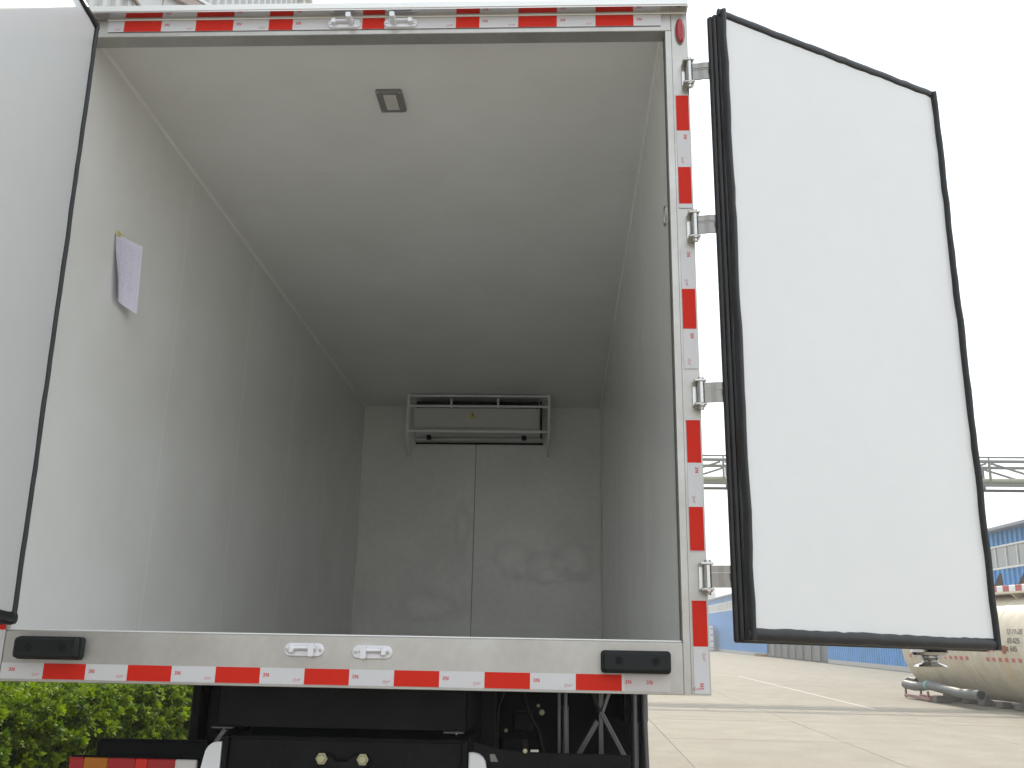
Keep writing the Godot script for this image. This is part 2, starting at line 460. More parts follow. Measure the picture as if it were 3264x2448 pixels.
func build_truck() -> void:
	var XT = Transform3D(truck_basis, truck_at)
	var T = thing("refrigerated_truck", "white insulated box truck, both rear doors open, red and white tape round its frame", "truck", XT)
	var st
	var L = -1.181; var R = 1.181; var C = 2.411; var D = -6.072
	# --- insulated shell
	var joints = [-0.062, -1.25, -2.36, -3.48, -4.6, -5.72, D]
	for s in [-1, 1]:
		st = sb()
		bx(st, Vector3(1.187 * s, -0.09, D - 0.08), Vector3(1.255 * s, 2.47, -0.061), 0.004)
		var w = obj("side_wall", st, M.white, T)
		for i in joints.size() - 1:
			st = sb()
			bx(st, Vector3(1.181 * s, -0.003, joints[i + 1] + 0.0006), Vector3(1.1868 * s, C, joints[i] - 0.0006), 0.0005)
			obj("wall_panel", st, M.wall, w)
			if i > 0 and s < 0:
				st = sb()
				bx(st, Vector3(1.1807 * s, 0.0, joints[i] - 0.0016), Vector3(1.1865 * s, C - 0.012, joints[i] + 0.0016), 0.0002)
				obj("joint_bead", st, M.sealant, w)
	st = sb()
	bx(st, Vector3(-1.186, 2.417, D - 0.08), Vector3(1.186, 2.474, -0.061), 0.003)
	var roof = obj("roof", st, M.white, T)
	var cj = [-0.062, -1.242, -2.42, -3.62, -4.82, D]
	for i in cj.size() - 1:
		st = sb(); bx(st, Vector3(L, C, cj[i + 1] + 0.0007), Vector3(R, C + 0.0055, cj[i] - 0.0007), 0.0006)
		obj("ceiling_panel", st, M.ceil, roof)
	st = sb()
	bx(st, Vector3(-1.186, -0.1, D - 0.08), Vector3(1.186, 2.4165, D - 0.006), 0.002)
	var fw = obj("front_wall", st, M.gap, T)
	# two panels, with scuffed dusty smudges in the finish
	for i in 2:
		var x0 = [L + 0.0005, -0.0475][i]; var x1 = [-0.0525, R - 0.0005][i]
		st = sb()
		bx(st, Vector3(x0, -0.003, D - 0.0055), Vector3(x1, C - 0.001, D), 0.0015)
		obj("wall_panel", st, front_mat(i, x0, x1), fw)
	st = sb()
	bx(st, Vector3(-1.186, -0.1, D - 0.005), Vector3(1.186, -0.004, -0.061), 0.002)
	obj("floor", st, M.floorplate, T)
	# corner trims
	for s in [-1, 1]:
		st = sb()
		prism(st, [Vector2(1.1808 * s, C - 0.013), Vector2(1.1808 * s, C - 0.0005), Vector2(1.168 * s, C - 0.0005)], D + 0.001, -0.075)
		obj("corner_trim", st, M.trim, T)
		st = sb()
		prism(st, [Vector2(1.1805 * s, D + 0.0005), Vector2(1.1805 * s, D + 0.014), Vector2(1.167 * s, D + 0.0005)], 0.0, C - 0.03, 0.0, Transform3D(Basis(Vector3.RIGHT, Vector3.BACK, Vector3.UP), Vector3.ZERO))
		obj("corner_trim", st, M.trim, T)
	st = sb()
	prism(st, [Vector2(D + 0.0005, C - 0.016), Vector2(D + 0.0005, C - 0.0005), Vector2(D + 0.015, C - 0.0005)], -1.16, 1.16, 0.0, Transform3D(Basis(Vector3.BACK, Vector3.UP, Vector3.RIGHT), Vector3.ZERO))
	obj("corner_trim", st, M.trim, T)
	# --- rear frame
	st = sb()
	bx(st, Vector3(-1.245, -0.166, -0.06), Vector3(1.1805, 0.0, 0.0), 0.002)
	var sill = obj("sill", st, M.steel, T)
	st = sb()
	bx(st, Vector3(-1.1675, 0.0005, -0.058), Vector3(1.178, 0.006, -0.004), 0.002)
	obj("threshold_strip", st, M.lip, sill)
	st = sb()
	bx(st, Vector3(1.181, -0.166, -0.06), Vector3(1.2051, 2.3515, -0.001), 0.0006)
	bx(st, Vector3(1.2053, -0.166, -0.06), Vector3(1.268, 2.4315, 0.001), 0.0006)
	obj("frame_post", st, M.steel, T)
	st = sb()
	bx(st, Vector3(1.1785, 0.007, -0.066), Vector3(1.1808, 2.35, -0.040), 0.0004)
	obj("jamb_seal", st, M.gap, T)
	st = sb()
	bx(st, Vector3(-1.245, 0.0005, -0.06), Vector3(-1.168, 2.431, 0.001), 0.002)
	bx(st, Vector3(-1.1675, 0.0065, -0.004), Vector3(-1.100, 0.038, 0.001), 0.001)
	obj("frame_post", st, M.steel, T)
	st = sb()
	bx(st, Vector3(-1.1677, 2.352, -0.072), Vector3(1.2050, 2.4305, 0.0), 0.002)
	var header = obj("header", st, M.steel, T)
	# polished drip visor: its underside mirrors the tape
	st = sb()
	bx(st, Vector3(-1.245, 2.432, 0.002), Vector3(1.268, 2.436, 0.047))
	obj("drip_visor", st, M.mirror, header)
	st = sb()
	bx(st, Vector3(-1.245, 2.4362, -0.03), Vector3(1.268, 2.466, 0.05), 0.003)
	obj("visor_lip", st, M.lip, header)
	st = sb()
	tube(st, [Vector3(-1.09, 2.4295, 0.004), Vector3(1.262, 2.4295, 0.004)], 0.0035, 8)
	obj("weld_bead", st, M.trim, header)
	# --- reflective strips
	var reds = []
	for i in 7: reds.append([-0.972 + 0.3 * i, -0.822 + 0.3 * i])
	reds[0] = [-0.961, -0.816]
	var s1 = strip(T, -1.108, -0.157, 0.988, -0.105, reds, false)
	for i in 7:
		marks(s1, reds[i][1] + 0.021, -0.1285, 0.0)
		seal(s1, reds[i][0] - 0.025, -0.143, 0.0)
	marks(s1, -1.070, -0.127, 0.0)
	var s2 = strip(T, 0.9882, -0.157, 1.135, -0.105, [], false)
	s2.material_override = M.prismatic
	marks(s2, 1.068, -0.1285, 0.0)
	var vx0 = 1.2135; var vx1 = 1.2625
	var a = strip(T, vx0, 1.575, vx1, 2.058, [[1.902, 2.055], [1.593, 1.746]], true)
	marks(a, 1.245, 1.875, -PI / 2); seal(a, 1.232, 1.775, -PI / 2)
	a = strip(T, vx0, 0.945, vx1, 1.41, [[1.096, 1.25]], true)
	marks(a, 1.242, 1.387, -PI / 2); seal(a, 1.232, 1.275, -PI / 2); marks(a, 1.245, 1.07, -PI / 2); seal(a, 1.232, 0.97, -PI / 2)
	a = strip(T, vx0, 0.298, vx1, 0.760, [[0.604, 0.756], [0.301, 0.45]], true)
	marks(a, 1.245, 0.578, -PI / 2); seal(a, 1.232, 0.475, -PI / 2)
	a = strip(T, vx0, -0.160, vx1, 0.139, [[-0.012, 0.136]], true)
	seal(a, 1.247, -0.045, -PI / 2); marks(a, 1.238, -0.138, PI / 2)
	seal(a, 1.222, -0.146, 0.0)
	a = strip(T, -1.160, -0.160, -1.112, 0.037, [[0.002, 0.036]], true)
	seal(a, -1.130, -0.04, -PI / 2)
	var hr = [[-1.018, -0.863], [-0.72, -0.565], [-0.418, -0.32], [-0.035, 0.056], [0.345, 0.44], [0.596, 0.751], [0.905, 1.056]]
	var s3 = strip(T, -1.085, 2.3735, 1.165, 2.4245, hr, false)
	for i in 7:
		if i != 3: marks(s3, hr[i][1] + 0.023, 2.404, 0.0)
		if i != 3: seal(s3, hr[i][0] - 0.025, 2.385, 0.0)
	# --- keepers, buffers, lamps
	keeper(T, -0.080, -0.046, 1, 0.0, false)
	keeper(T, 0.150, -0.050, -1, 0.0, false)
	keeper(T, -0.108, 2.398, 1, 0.004, true)
	keeper(T, 0.122, 2.398, -1, 0.004, true)
	rubber_buffer(T, -1.052, -0.834, -0.089, -0.022, 0.055)
	rubber_buffer(T, 0.914, 1.134, -0.097, -0.033, 0.05)
	st = sb()
	prism(st, ellipse(1.2385, 2.345, 0.020, 0.060, 24), 0.001, 0.007, 0.002)
	var ml = obj("marker_lamp", st, M.bezel, T)
	st = sb()
	prism(st, ellipse(1.2385, 2.345, 0.0165, 0.055, 24), 0.006, 0.016, 0.006)
	obj("lens", st, M.lensred, ml)
	# --- hinges of the right door
	var hy = [[2.085, 2.195], [1.438, 1.546], [0.80, 0.897], [0.165, 0.261]]
	for h in hy:
		var yc = (h[0] + h[1]) / 2; var hh = (h[1] - h[0])
		st = sb()
		prism(st, rounded(1.238, yc - hh / 2, 1.270, yc + hh / 2, 0.008), 0.001, 0.0075, 0.002)
		var hg = obj("hinge", st, M.chrome, T)
		for e in [h[0] + 0.006, h[1] - 0.006]:
			st = sb()
			bx(st, Vector3(1.240, e - 0.0045, 0.005), Vector3(1.284, e + 0.0045, 0.048), 0.003)
			obj("hinge_ear", st, M.chrome, hg)
		st = sb()
		tube(st, [Vector3(1.266, h[0] + 0.011, 0.033), Vector3(1.266, h[1] - 0.011, 0.033)], 0.0125, 16)
		obj("knuckle", st, M.chrome, hg)
		st = sb()
		lathe(st, Vector3(1.266, h[0] - 0.013, 0.033), Vector3.UP, [[0, 0], [0, 0.009], [0.008, 0.010], [0.012, 0.0145], [0.016, 0.0145]], 10)
		lathe(st, Vector3(1.266, h[1] + 0.006, 0.033), Vector3.DOWN, [[0, 0], [0, 0.011], [0.004, 0.0125], [0.008, 0.0125]], 14)
		obj("hinge_pin", st, M.chrome, hg)
		st = sb()
		for q in [[-0.036, -0.016, 0.0], [-0.0155, 0.0125, 0.006], [0.013, 0.036, 0.0]]:
			var bz = 0.036 - q[2]
			var f = [[1.276, bz], [1.300, bz + 0.002], [1.318, bz + 0.008], [1.352, bz + 0.008]]
			for i in 3:
				quad(st, Vector3(f[i][0], yc + q[0], f[i][1]), Vector3(f[i + 1][0], yc + q[0], f[i + 1][1]), Vector3(f[i + 1][0], yc + q[1], f[i + 1][1]), Vector3(f[i][0], yc + q[1], f[i][1]), Vector3.BACK)
				quad(st, Vector3(f[i][0], yc + q[0], f[i][1] - 0.006), Vector3(f[i + 1][0], yc + q[0], f[i + 1][1] - 0.006), Vector3(f[i + 1][0], yc + q[1], f[i + 1][1] - 0.006), Vector3(f[i][0], yc + q[1], f[i][1] - 0.006), Vector3.FORWARD)
				for yy in [q[0], q[1]]:
					quad(st, Vector3(f[i][0], yc + yy, f[i][1]), Vector3(f[i + 1][0], yc + yy, f[i + 1][1]), Vector3(f[i + 1][0], yc + yy, f[i + 1][1] - 0.006), Vector3(f[i][0], yc + yy, f[i][1] - 0.006), Vector3(0, yy, 0))
		obj("hinge_arm", st, M.armsteel, hg)
	# --- doors
	var dx = Vector3(0.870, 0, -0.493).normalized()
	var dz = Vector3(-dx.z, 0, dx.x)
	var db = Basis(dz, deg_to_rad(0.0)) * Basis(dx, Vector3.UP, dz)
	door("right_door", T, Transform3D(db, Vector3(1.374, 0.007, 0.108)), 1.19, 2.362, 1.0, "right rear door folded right round, white inner face rimmed with black rubber")
	var lx = Vector3(-0.10, 0, -0.995).normalized()
	door("left_door", T, Transform3D(Basis(lx, Vector3(-0.0175, 1, 0).normalized(), lx.cross(Vector3(-0.0175, 1, 0)).normalized()), Vector3(-1.042, 0.018, 0.078)), 1.15, 2.333, -1.0, "left rear door standing open towards the viewer, glossy pale inner face")
	# --- interior lamp, grommet
	st = sb()
	prism(st, rounded(-0.070, 0.477, 0.048, 0.650, 0.006, 2), -C + 0.0003, -C + 0.016, 0.004, Transform3D(Basis(Vector3.RIGHT, Vector3.FORWARD, Vector3.DOWN), Vector3.ZERO))
	var il = obj("ceiling_lamp", st, M.bezel, T)
	st = sb()
	bx(st, Vector3(-0.038, C - 0.0195, -0.622), Vector3(0.020, C - 0.0155, -0.500), 0.002)
	obj("lens", st, M.lens, il)
	for q in [[-0.062, -0.485], [0.040, -0.485], [-0.062, -0.642], [0.040, -0.642]]:
		st = sb(); lathe(st, Vector3(q[0], C - 0.0155, q[1]), Vector3.DOWN, [[0, 0.005], [0.002, 0.004], [0.003, 0]], 10)
		obj("screw", st, M.chrome, il)
	st = sb()
	var ring = []
	for i in 25: ring.append(Vector3(1.179, 1.62 + cos(TAU * i / 24) * 0.036, -0.155 + sin(TAU * i / 24) * 0.036))
	tube(st, ring, 0.005, 8, false)
	var gr = obj("wall_grommet", st, M.chrome, T)
	st = sb(); lathe(st, Vector3(1.1805, 1.62, -0.155), Vector3.LEFT, [[0, 0.034], [0.002, 0.032], [0.003, 0]], 20)
	obj("cover_disc", st, M.wall, gr)
	# --- chassis under the body
	st = sb()
	bx(st, Vector3(-0.455, -0.312, -0.335), Vector3(0.437, -0.168, -0.320), 0.003)
	var cm = obj("body_crossmember", st, M.black, T)
	for x in [[-0.47, -0.395], [0.365, 0.437]]:
		st = sb(); bx(st, Vector3(x[0], -0.318, -0.33), Vector3(x[1], -0.3125, -0.295), 0.001)
		obj("ledge", st, M.greyrod, cm)
	for x in [-0.44, 0.42]:
		st = sb(); bx(st, Vector3(x - 0.03, -0.31, -6.0), Vector3(x + 0.03, -0.101, -0.336), 0.004)
		obj("sub_rail", st, M.blackmatte, T)
		st = sb(); bx(st, Vector3(x - 0.035, -0.60, -7.2), Vector3(x + 0.035, -0.335, -0.36), 0.004)
		obj("chassis_rail", st, M.black, T)
	for i in 13:
		st = sb(); bx(st, Vector3(-1.2, -0.168, -0.50 - 0.45 * i), Vector3(1.2, -0.1005, -0.45 - 0.45 * i), 0.003)
		obj("floor_beam", st, M.blackmatte, T)
	st = sb()
	bx(st, Vector3(-0.40, -0.70, -0.318), Vector3(0.4325, -0.348, -0.305), 0.002)
	bx(st, Vector3(-0.42, -0.70, -0.318), Vector3(-0.4005, -0.338, -0.282), 0.004)
	bx(st, Vector3(0.433, -0.70, -0.318), Vector3(0.4525, -0.342, -0.282), 0.004)
	bx(st, Vector3(-0.40, -0.350, -0.318), Vector3(0.4325, -0.340, -0.290), 0.003)
	var rx = obj("rear_crossmember", st, M.black, T)
	for q in [[-0.325, -0.392, 0.006], [-0.212, -0.386, 0.009], [-0.128, -0.376, 0.009], [0.162, -0.380, 0.009], [0.247, -0.397, 0.009], [-0.268, -0.437, 0.019], [-0.175, -0.432, 0.004], [0.30, -0.445, 0.012]]:
		st = sb(); lathe(st, Vector3(q[0], q[1], -0.3048), Vector3.BACK, [[0, q[2]], [0.0012, q[2] * 0.96], [0.0012, q[2] * 0.85], [0.0004, q[2] * 0.8], [0.0004, 0]], 16)
		obj("bolt_hole", st, M.hole, rx)
	st = sb()
	prism(st, [Vector2(-0.080, -0.430), Vector2(-0.062, -0.392), Vector2(-0.030, -0.392), Vector2(-0.005, -0.410), Vector2(0.030, -0.410), Vector2(0.056, -0.390), Vector2(0.092, -0.390), Vector2(0.108, -0.428), Vector2(0.070, -0.470), Vector2(-0.045, -0.470)], -0.3045, -0.27, 0.008)
	var tb = obj("tow_bracket", st, M.black, rx)
	for x in [-0.0575, 0.088]:
		st = sb(); lathe(st, Vector3(x, -0.409, -0.271), Vector3.BACK, [[0, 0.021], [0.004, 0.021], [0.004, 0.0155], [0.014, 0.015], [0.016, 0.012], [0.016, 0]], 6)
		obj("bolt", st, M.gold, rx)
	st = sb()
	prism(st, [Vector2(-0.4215, -0.70), Vector2(-0.4215, -0.362), Vector2(-0.440, -0.362), Vector2(-0.456, -0.367), Vector2(-0.468, -0.377), Vector2(-0.477, -0.392), Vector2(-0.482, -0.415), Vector2(-0.489, -0.455), Vector2(-0.50, -0.52), Vector2(-0.50, -0.70)], -0.31, -0.279, 0.005)
	obj("guard_plate", st, M.white, T)
	st = sb()
	prism(st, [Vector2(0.457, -0.70), Vector2(0.459, -0.379), Vector2(0.475, -0.378), Vector2(0.494, -0.383), Vector2(0.508, -0.393), Vector2(0.517, -0.408), Vector2(0.521, -0.43), Vector2(0.522, -0.70)], -0.31, -0.279, 0.005)
	obj("guard_plate", st, M.white, T)
	# left lamp bracket and tail lamp
	st = sb()
	bx(st, Vector3(-0.905, -0.60, -0.40), Vector3(-0.49, -0.366, -0.345), 0.012)
	obj("lamp_bracket", st, M.blackmatte, T)
	st = sb()
	bx(st, Vector3(-0.985, -0.56, -0.344), Vector3(-0.503, -0.420, -0.315), 0.010)
	var tl = obj("tail_lamp", st, M.black, T)
	for q in [[-0.975, -0.922, M.lensred], [-0.9215, -0.835, M.lensorange], [-0.8345, -0.735, M.lensred], [-0.7345, -0.690, M.lensbright], [-0.6895, -0.590, M.lensred], [-0.5895, -0.512, M.lenswhite]]:
		st = sb(); bx(st, Vector3(q[0], -0.55, -0.316), Vector3(q[1], -0.4265, -0.298), 0.004)
		obj("lens", st, q[2], tl)
	# uprights at the left, seen against the hedge
	for q in [[-0.735, -0.69, -0.80], [-0.685, -0.62, -0.86], [-0.60, -0.52, -0.95]]:
		st = sb(); bx(st, Vector3(q[0], -1.0, q[2] - 0.5), Vector3(q[1], -0.169, q[2]), 0.008)
		obj("support_plate", st, M.black if q[0] < -0.68 else M.blackmatte, T)
	st = sb(); bx(st, Vector3(-0.40, -0.62, -0.62), Vector3(0.38, -0.20, -0.55), 0.01); obj("support_plate", st, M.blackmatte, T)
	st = sb(); bar(st, Vector3(-0.43, -0.32, -0.34), Vector3(-0.48, -0.40, -0.34), 0.018, 0.018)
	obj("brace", st, M.greyrod, T)
	# right lamp bracket plate with its fittings
	st = sb()
	prism(st, [Vector2(0.462, -0.70), Vector2(0.470, -0.345), Vector2(0.56, -0.366), Vector2(0.66, -0.376), Vector2(1.026, -0.378), Vector2(1.026, -0.70)], -0.335, -0.322, 0.002)
	var lb = obj("lamp_bracket", st, M.black, T)
	st = sb(); bx(st, Vector3(0.674, -0.3745, -0.333), Vector3(0.703, -0.366, -0.310), 0.002); obj("clip", st, M.lenswhite, lb)
	st = sb(); lathe(st, Vector3(0.655, -0.372, -0.321), Vector3.BACK, [[0, 0.009], [0.006, 0.008], [0.007, 0]], 6); obj("bolt", st, M.gold, lb)
	st = sb()
	prism(st, [Vector2(0.53, -0.385), Vector2(0.548, -0.385), Vector2(0.560, -0.41), Vector2(0.534, -0.41)], -0.3219, -0.3212)
	obj("rating_plate", st, M.bezel, lb)
	# struts, shock tubes, hose and axle gear behind the plate
	for q in [[Vector3(0.941, -0.169, -0.75), Vector3(0.940, -0.55, -0.75), 0.020], [Vector3(0.928, -0.285, -0.745), Vector3(0.84, -0.43, -0.745), 0.022], [Vector3(0.940, -0.25, -0.74), Vector3(1.04, -0.43, -0.74), 0.018], [Vector3(0.775, -0.169, -0.76), Vector3(0.776, -0.55, -0.76), 0.012], [Vector3(0.91, -0.169, -0.76), Vector3(0.935, -0.25, -0.74), 0.016], [Vector3(0.975, -0.169, -0.76), Vector3(0.945, -0.25, -0.74), 0.016]]:
		st = sb(); bar(st, q[0], q[1], q[2], q[2]); obj("strut", st, M.greyrod, T)
	st = sb(); tube(st, [Vector3(0.799, -0.235, -0.78), Vector3(0.799, -0.60, -0.78)], 0.015, 12)
	tube(st, [Vector3(0.799, -0.17, -0.78), Vector3(0.799, -0.235, -0.78)], 0.010, 10)
	obj("shock_absorber", st, M.greyrod, T)
	st = sb(); tube(st, [Vector3(0.628, -0.169, -0.70), Vector3(0.638, -0.20, -0.70), Vector3(0.660, -0.27, -0.70), Vector3(0.695, -0.325, -0.70), Vector3(0.712, -0.40, -0.70), Vector3(0.712, -0.5, -0.70)], 0.009, 8)
	obj("hose", st, M.black, T)
	st = sb(); bx(st, Vector3(0.585, -0.34, -1.0), Vector3(0.665, -0.262, -0.88), 0.008); obj("valve_block", st, M.black, T)
	st = sb(); bx(st, Vector3(0.53, -0.46, -0.95), Vector3(0.65, -0.345, -0.80), 0.02); obj("valve_block", st, M.black, T)
	for q in [[0.705, -0.262, 0.012], [0.69, -0.236, 0.007], [0.56, -0.335, 0.008]]:
		st = sb(); lathe(st, Vector3(q[0], q[1], -0.84), Vector3.BACK, [[0, q[2]], [0.01, q[2]], [0.012, q[2] * 0.6], [0.012, 0]], 8)
		obj("nut", st, M.gold, T)
	st = sb(); bar(st, Vector3(0.50, -0.169, -0.62), Vector3(0.505, -0.6, -0.62), 0.02, 0.06); obj("strut", st, M.black, T)
	st = sb(); tube(st, [Vector3(0.56, -0.169, -0.66), Vector3(0.535, -0.24, -0.66), Vector3(0.53, -0.5, -0.66)], 0.008, 8); obj("hose", st, M.black, T)
	# mudguards, flaps, axle and wheels
	for s in [-1, 1]:
		if s > 0:
			st = sb(); tube(st, [Vector3(1.085, -0.17, -0.90), Vector3(1.083, -0.80, -0.90)], 0.014, 12); obj("mudguard_rail", st, M.greyrod, T)
			st = sb(); tube(st, [Vector3(1.125, -0.17, -0.90), Vector3(1.124, -0.26, -0.90), Vector3(1.138, -0.80, -0.90)], 0.013, 12); obj("mudguard_rail", st, M.greyrod, T)
			st = sb(); bx(st, Vector3(0.46, -1.1, -1.30), Vector3(1.148, -0.169, -1.28), 0.004); obj("mud_flap", st, M.blackmatte, T)
			st = sb(); bx(st, Vector3(1.04, -0.30, -1.28), Vector3(1.142, -0.169, -0.92), 0.006); obj("mudguard", st, M.black, T)
		for x in [0.70, 1.02]:
			st = sb()
			lathe(st, Vector3((x - 0.135) * s, -0.98, -2.4), Vector3.RIGHT * s, [[0.0, 0.30], [0.0, 0.44], [0.03, 0.49], [0.06, 0.50], [0.21, 0.50], [0.24, 0.49], [0.27, 0.44], [0.27, 0.30]], 36)
			var wh = obj("wheel", st, M.bumper, T)
			st = sb()
			lathe(st, Vector3((x - 0.135) * s, -0.98, -2.4), Vector3.RIGHT * s, [[0.06, 0], [0.06, 0.2], [0.0, 0.28], [0.0, 0.302], [0.27, 0.302], [0.27, 0.28], [0.19, 0.2], [0.19, 0]], 28)
			obj("rim", st, M.greyrod, wh)
	st = sb(); tube(st, [Vector3(-1.0, -0.98, -2.4), Vector3(-0.25, -0.98, -2.4), Vector3(0, -0.98, -2.4), Vector3(0.25, -0.98, -2.4), Vector3(1.0, -0.98, -2.4)], [0.07, 0.09, 0.2, 0.09, 0.07], 14); obj("axle", st, M.black, T)

func ellipse(cx, cy, rx, ry, n) -> Array:
	var p = []
	for i in n: p.append(Vector2(cx + cos(TAU * i / n) * rx, cy + sin(TAU * i / n) * ry))
	return p

# the dusty front wall finish, one map per panel
func front_mat(idx, x0, x1) -> StandardMaterial3D:
	var W = 256; var H = 512
	var im = Image.create(W, H, true, Image.FORMAT_RGB8)
	var n1 = noise(60 + idx, 1.1, 3); var n2 = noise(80 + idx, 6.0, 3)
	var blobs = [[0.36, 0.93, 0.17, 0.15], [0.62, 0.84, 0.22, 0.13], [0.90, 0.90, 0.16, 0.17], [0.75, 0.76, 0.20, 0.07], [-0.16, 1.22, 0.07, 0.22], [-0.45, 0.45, 0.30, 0.12]]
	for y in H:
		for x in W:
			var wx = lerp(x0, x1, (x + 0.5) / W); var wy = 2.411 * (1.0 - (y + 0.5) / H)
			var wob = n1.get_noise_2d(wx * 2.0, wy * 2.0)
			var g = 0.97 + 0.05 * n1.get_noise_2d(wx * 0.8 + 9, wy * 0.8) + 0.02 * n2.get_noise_2d(wx * 2, wy * 2)
			for b in blobs:
				var d = Vector2((wx - b[0]) / b[2], (wy - b[1]) / b[3]).length() + wob * 0.5
				g -= 0.032 * exp(-pow((d - 1.0) / 0.28, 2.0))
				g += 0.02 * exp(-pow(d / 0.7, 2.0))
			g = clamp(g, 0, 1)
			im.set_pixel(x, y, Color(g, g, g * 0.99))
	im.generate_mipmaps()
	var m = mat(lin(0.89, 0.89, 0.855), 0.3)
	m.albedo_texture = ImageTexture.create_from_image(im)
	# mesh uv is (x, y) in metres
	m.uv1_scale = Vector3(1.0 / (x1 - x0), -1.0 / 2.411, 1)
	m.uv1_offset = Vector3(-x0 / (x1 - x0), 1.0, 0)
	return m

func prismatic_mat() -> StandardMaterial3D:
	var S = 64
	var im = Image.create(S, S, true, Image.FORMAT_RGB8)
	for y in S:
		for x in S:
			var u = fposmod(x + y, 32) - 16; var v = fposmod(x - y, 32) - 16
			var on = abs(u) < 9 and abs(v) < 9
			im.set_pixel(x, y, Color(0.80, 0.76, 0.62) if on else Color(0.97, 0.95, 0.97))
	im.generate_mipmaps()
	var m = mat(lin(0.66, 0.65, 0.65), 0.35)
	m.albedo_texture = ImageTexture.create_from_image(im)
	m.uv1_scale = Vector3(70, 70, 1)
	return m

# ------------------------------------------------------------------ inside the body
func build_evaporator() -> void:
	var D = -6.072
	var XT = Transform3D(truck_basis, truck_at) * Transform3D(Basis(), Vector3(0, 0, D))
	var E = thing("evaporator_unit", "pale grey cooling unit in a white tube guard on the far inside wall", "cooling unit", XT)
	var st = sb()
	# casing profile in (z, y), swept along x
	var A = Transform3D(Basis(Vector3.BACK, Vector3.UP, Vector3.RIGHT), Vector3.ZERO)
	prism(st, [Vector2(0.002, 2.385), Vector2(0.30, 2.385), Vector2(0.30, 2.300), Vector2(0.43, 2.288), Vector2(0.36, 2.12), Vector2(0.19, 2.075), Vector2(0.012, 2.07)], -0.625, 0.585, 0.0, A)
	var body = obj("casing", st, M.evapcase, E)
	st = sb(); bx(st, Vector3(-0.615, 2.301, 0.301), Vector3(0.575, 2.388, 0.312), 0.002)
	obj("outlet_grille", st, M.hole, E)
	for i in 3:
		st = sb(); bx(st, Vector3(-0.6 + i * 0.40, 2.318, 0.3125), Vector3(-0.22 + i * 0.38, 2.322, 0.318)); obj("grille_slat", st, M.bezel, E)
	st = sb(); bx(st, Vector3(0.586, 2.075, 0.02), Vector3(0.602, 2.37, 0.41), 0.003); obj("end_seal", st, M.blackmatte, E)
	st = sb(); bx(st, Vector3(-0.65, 2.030, 0.003), Vector3(0.612, 2.046, 0.022), 0.002); obj("wall_seal", st, M.blackmatte, E)
	st = sb(); bx(st, Vector3(-0.645, 2.0465, 0.002), Vector3(0.60, 2.069, 0.12), 0.003); obj("drip_tray", st, M.evapcase, E)
	for q in [[-0.50, -0.10], [0.43, 0.06]]:
		st = sb(); tube(st, [Vector3(q[0], 2.045, 0.16), Vector3(q[0], 2.092, 0.19)], 0.024, 12)
		tube(st, [Vector3(q[0], 2.08, 0.19), Vector3(q[0] + q[1] * 0.4, 2.10, 0.20), Vector3(q[0] + q[1], 2.105, 0.19)], 0.008, 8)
		obj("fan_plug", st, M.blackmatte, E)
	# sticker
	st = sb()
	var n = Vector3(0, -0.39, 0.92).normalized()
	prism(st, [Vector2(-0.034, -0.03), Vector2(0.034, -0.03), Vector2(0.0, 0.032)], 0.002, 0.003, 0.0, Transform3D(Basis(Vector3.RIGHT, n.cross(Vector3.RIGHT), n), Vector3(-0.057, 2.232, 0.408)))
	var w = obj("warning_sticker", st, M.yellow, E)
	st = sb()
	prism(st, [Vector2(-0.003, -0.012), Vector2(0.004, -0.012), Vector2(0.001, 0.0), Vector2(0.006, 0.0), Vector2(-0.002, 0.014), Vector2(0.0, 0.002), Vector2(-0.005, 0.002)], 0.0031, 0.0035, 0.0, Transform3D(Basis(Vector3.RIGHT, n.cross(Vector3.RIGHT), n), Vector3(-0.057, 2.232, 0.408)))
	obj("printed_bolt", st, M.hole, w)
	# guard
	var gz = 0.50
	for y in [2.392, 2.290, 2.046]:
		st = sb(); tube(st, [Vector3(-0.665, y, gz), Vector3(0.672, y, gz)], 0.0115, 10); obj("guard_bar", st, M.guard, E)
	for x in [-0.667, 0.674]:
		var fx = -0.045 if x < 0 else -0.012
		st = sb()
		tube(st, [Vector3(x, 2.410, gz), Vector3(x, 2.06, gz), Vector3(x, 2.01, gz - 0.02), Vector3(x + fx * 0.2, 1.965, gz - 0.09), Vector3(x + fx * 0.75, 1.93, 0.16), Vector3(x + fx, 1.915, 0.012)], 0.0135, 10)
		obj("guard_upright", st, M.guard, E)
		st = sb(); bx(st, Vector3(x + fx - 0.022, 1.88, 0.001), Vector3(x + fx + 0.022, 1.95, 0.012), 0.003); obj("guard_foot", st, M.guard, E)
	for x in [-0.256, 0.190]:
		st = sb(); bx(st, Vector3(x - 0.009, 2.275, gz - 0.014), Vector3(x + 0.009, 2.372, gz - 0.004), 0.002); obj("guard_stay", st, M.guard, E)

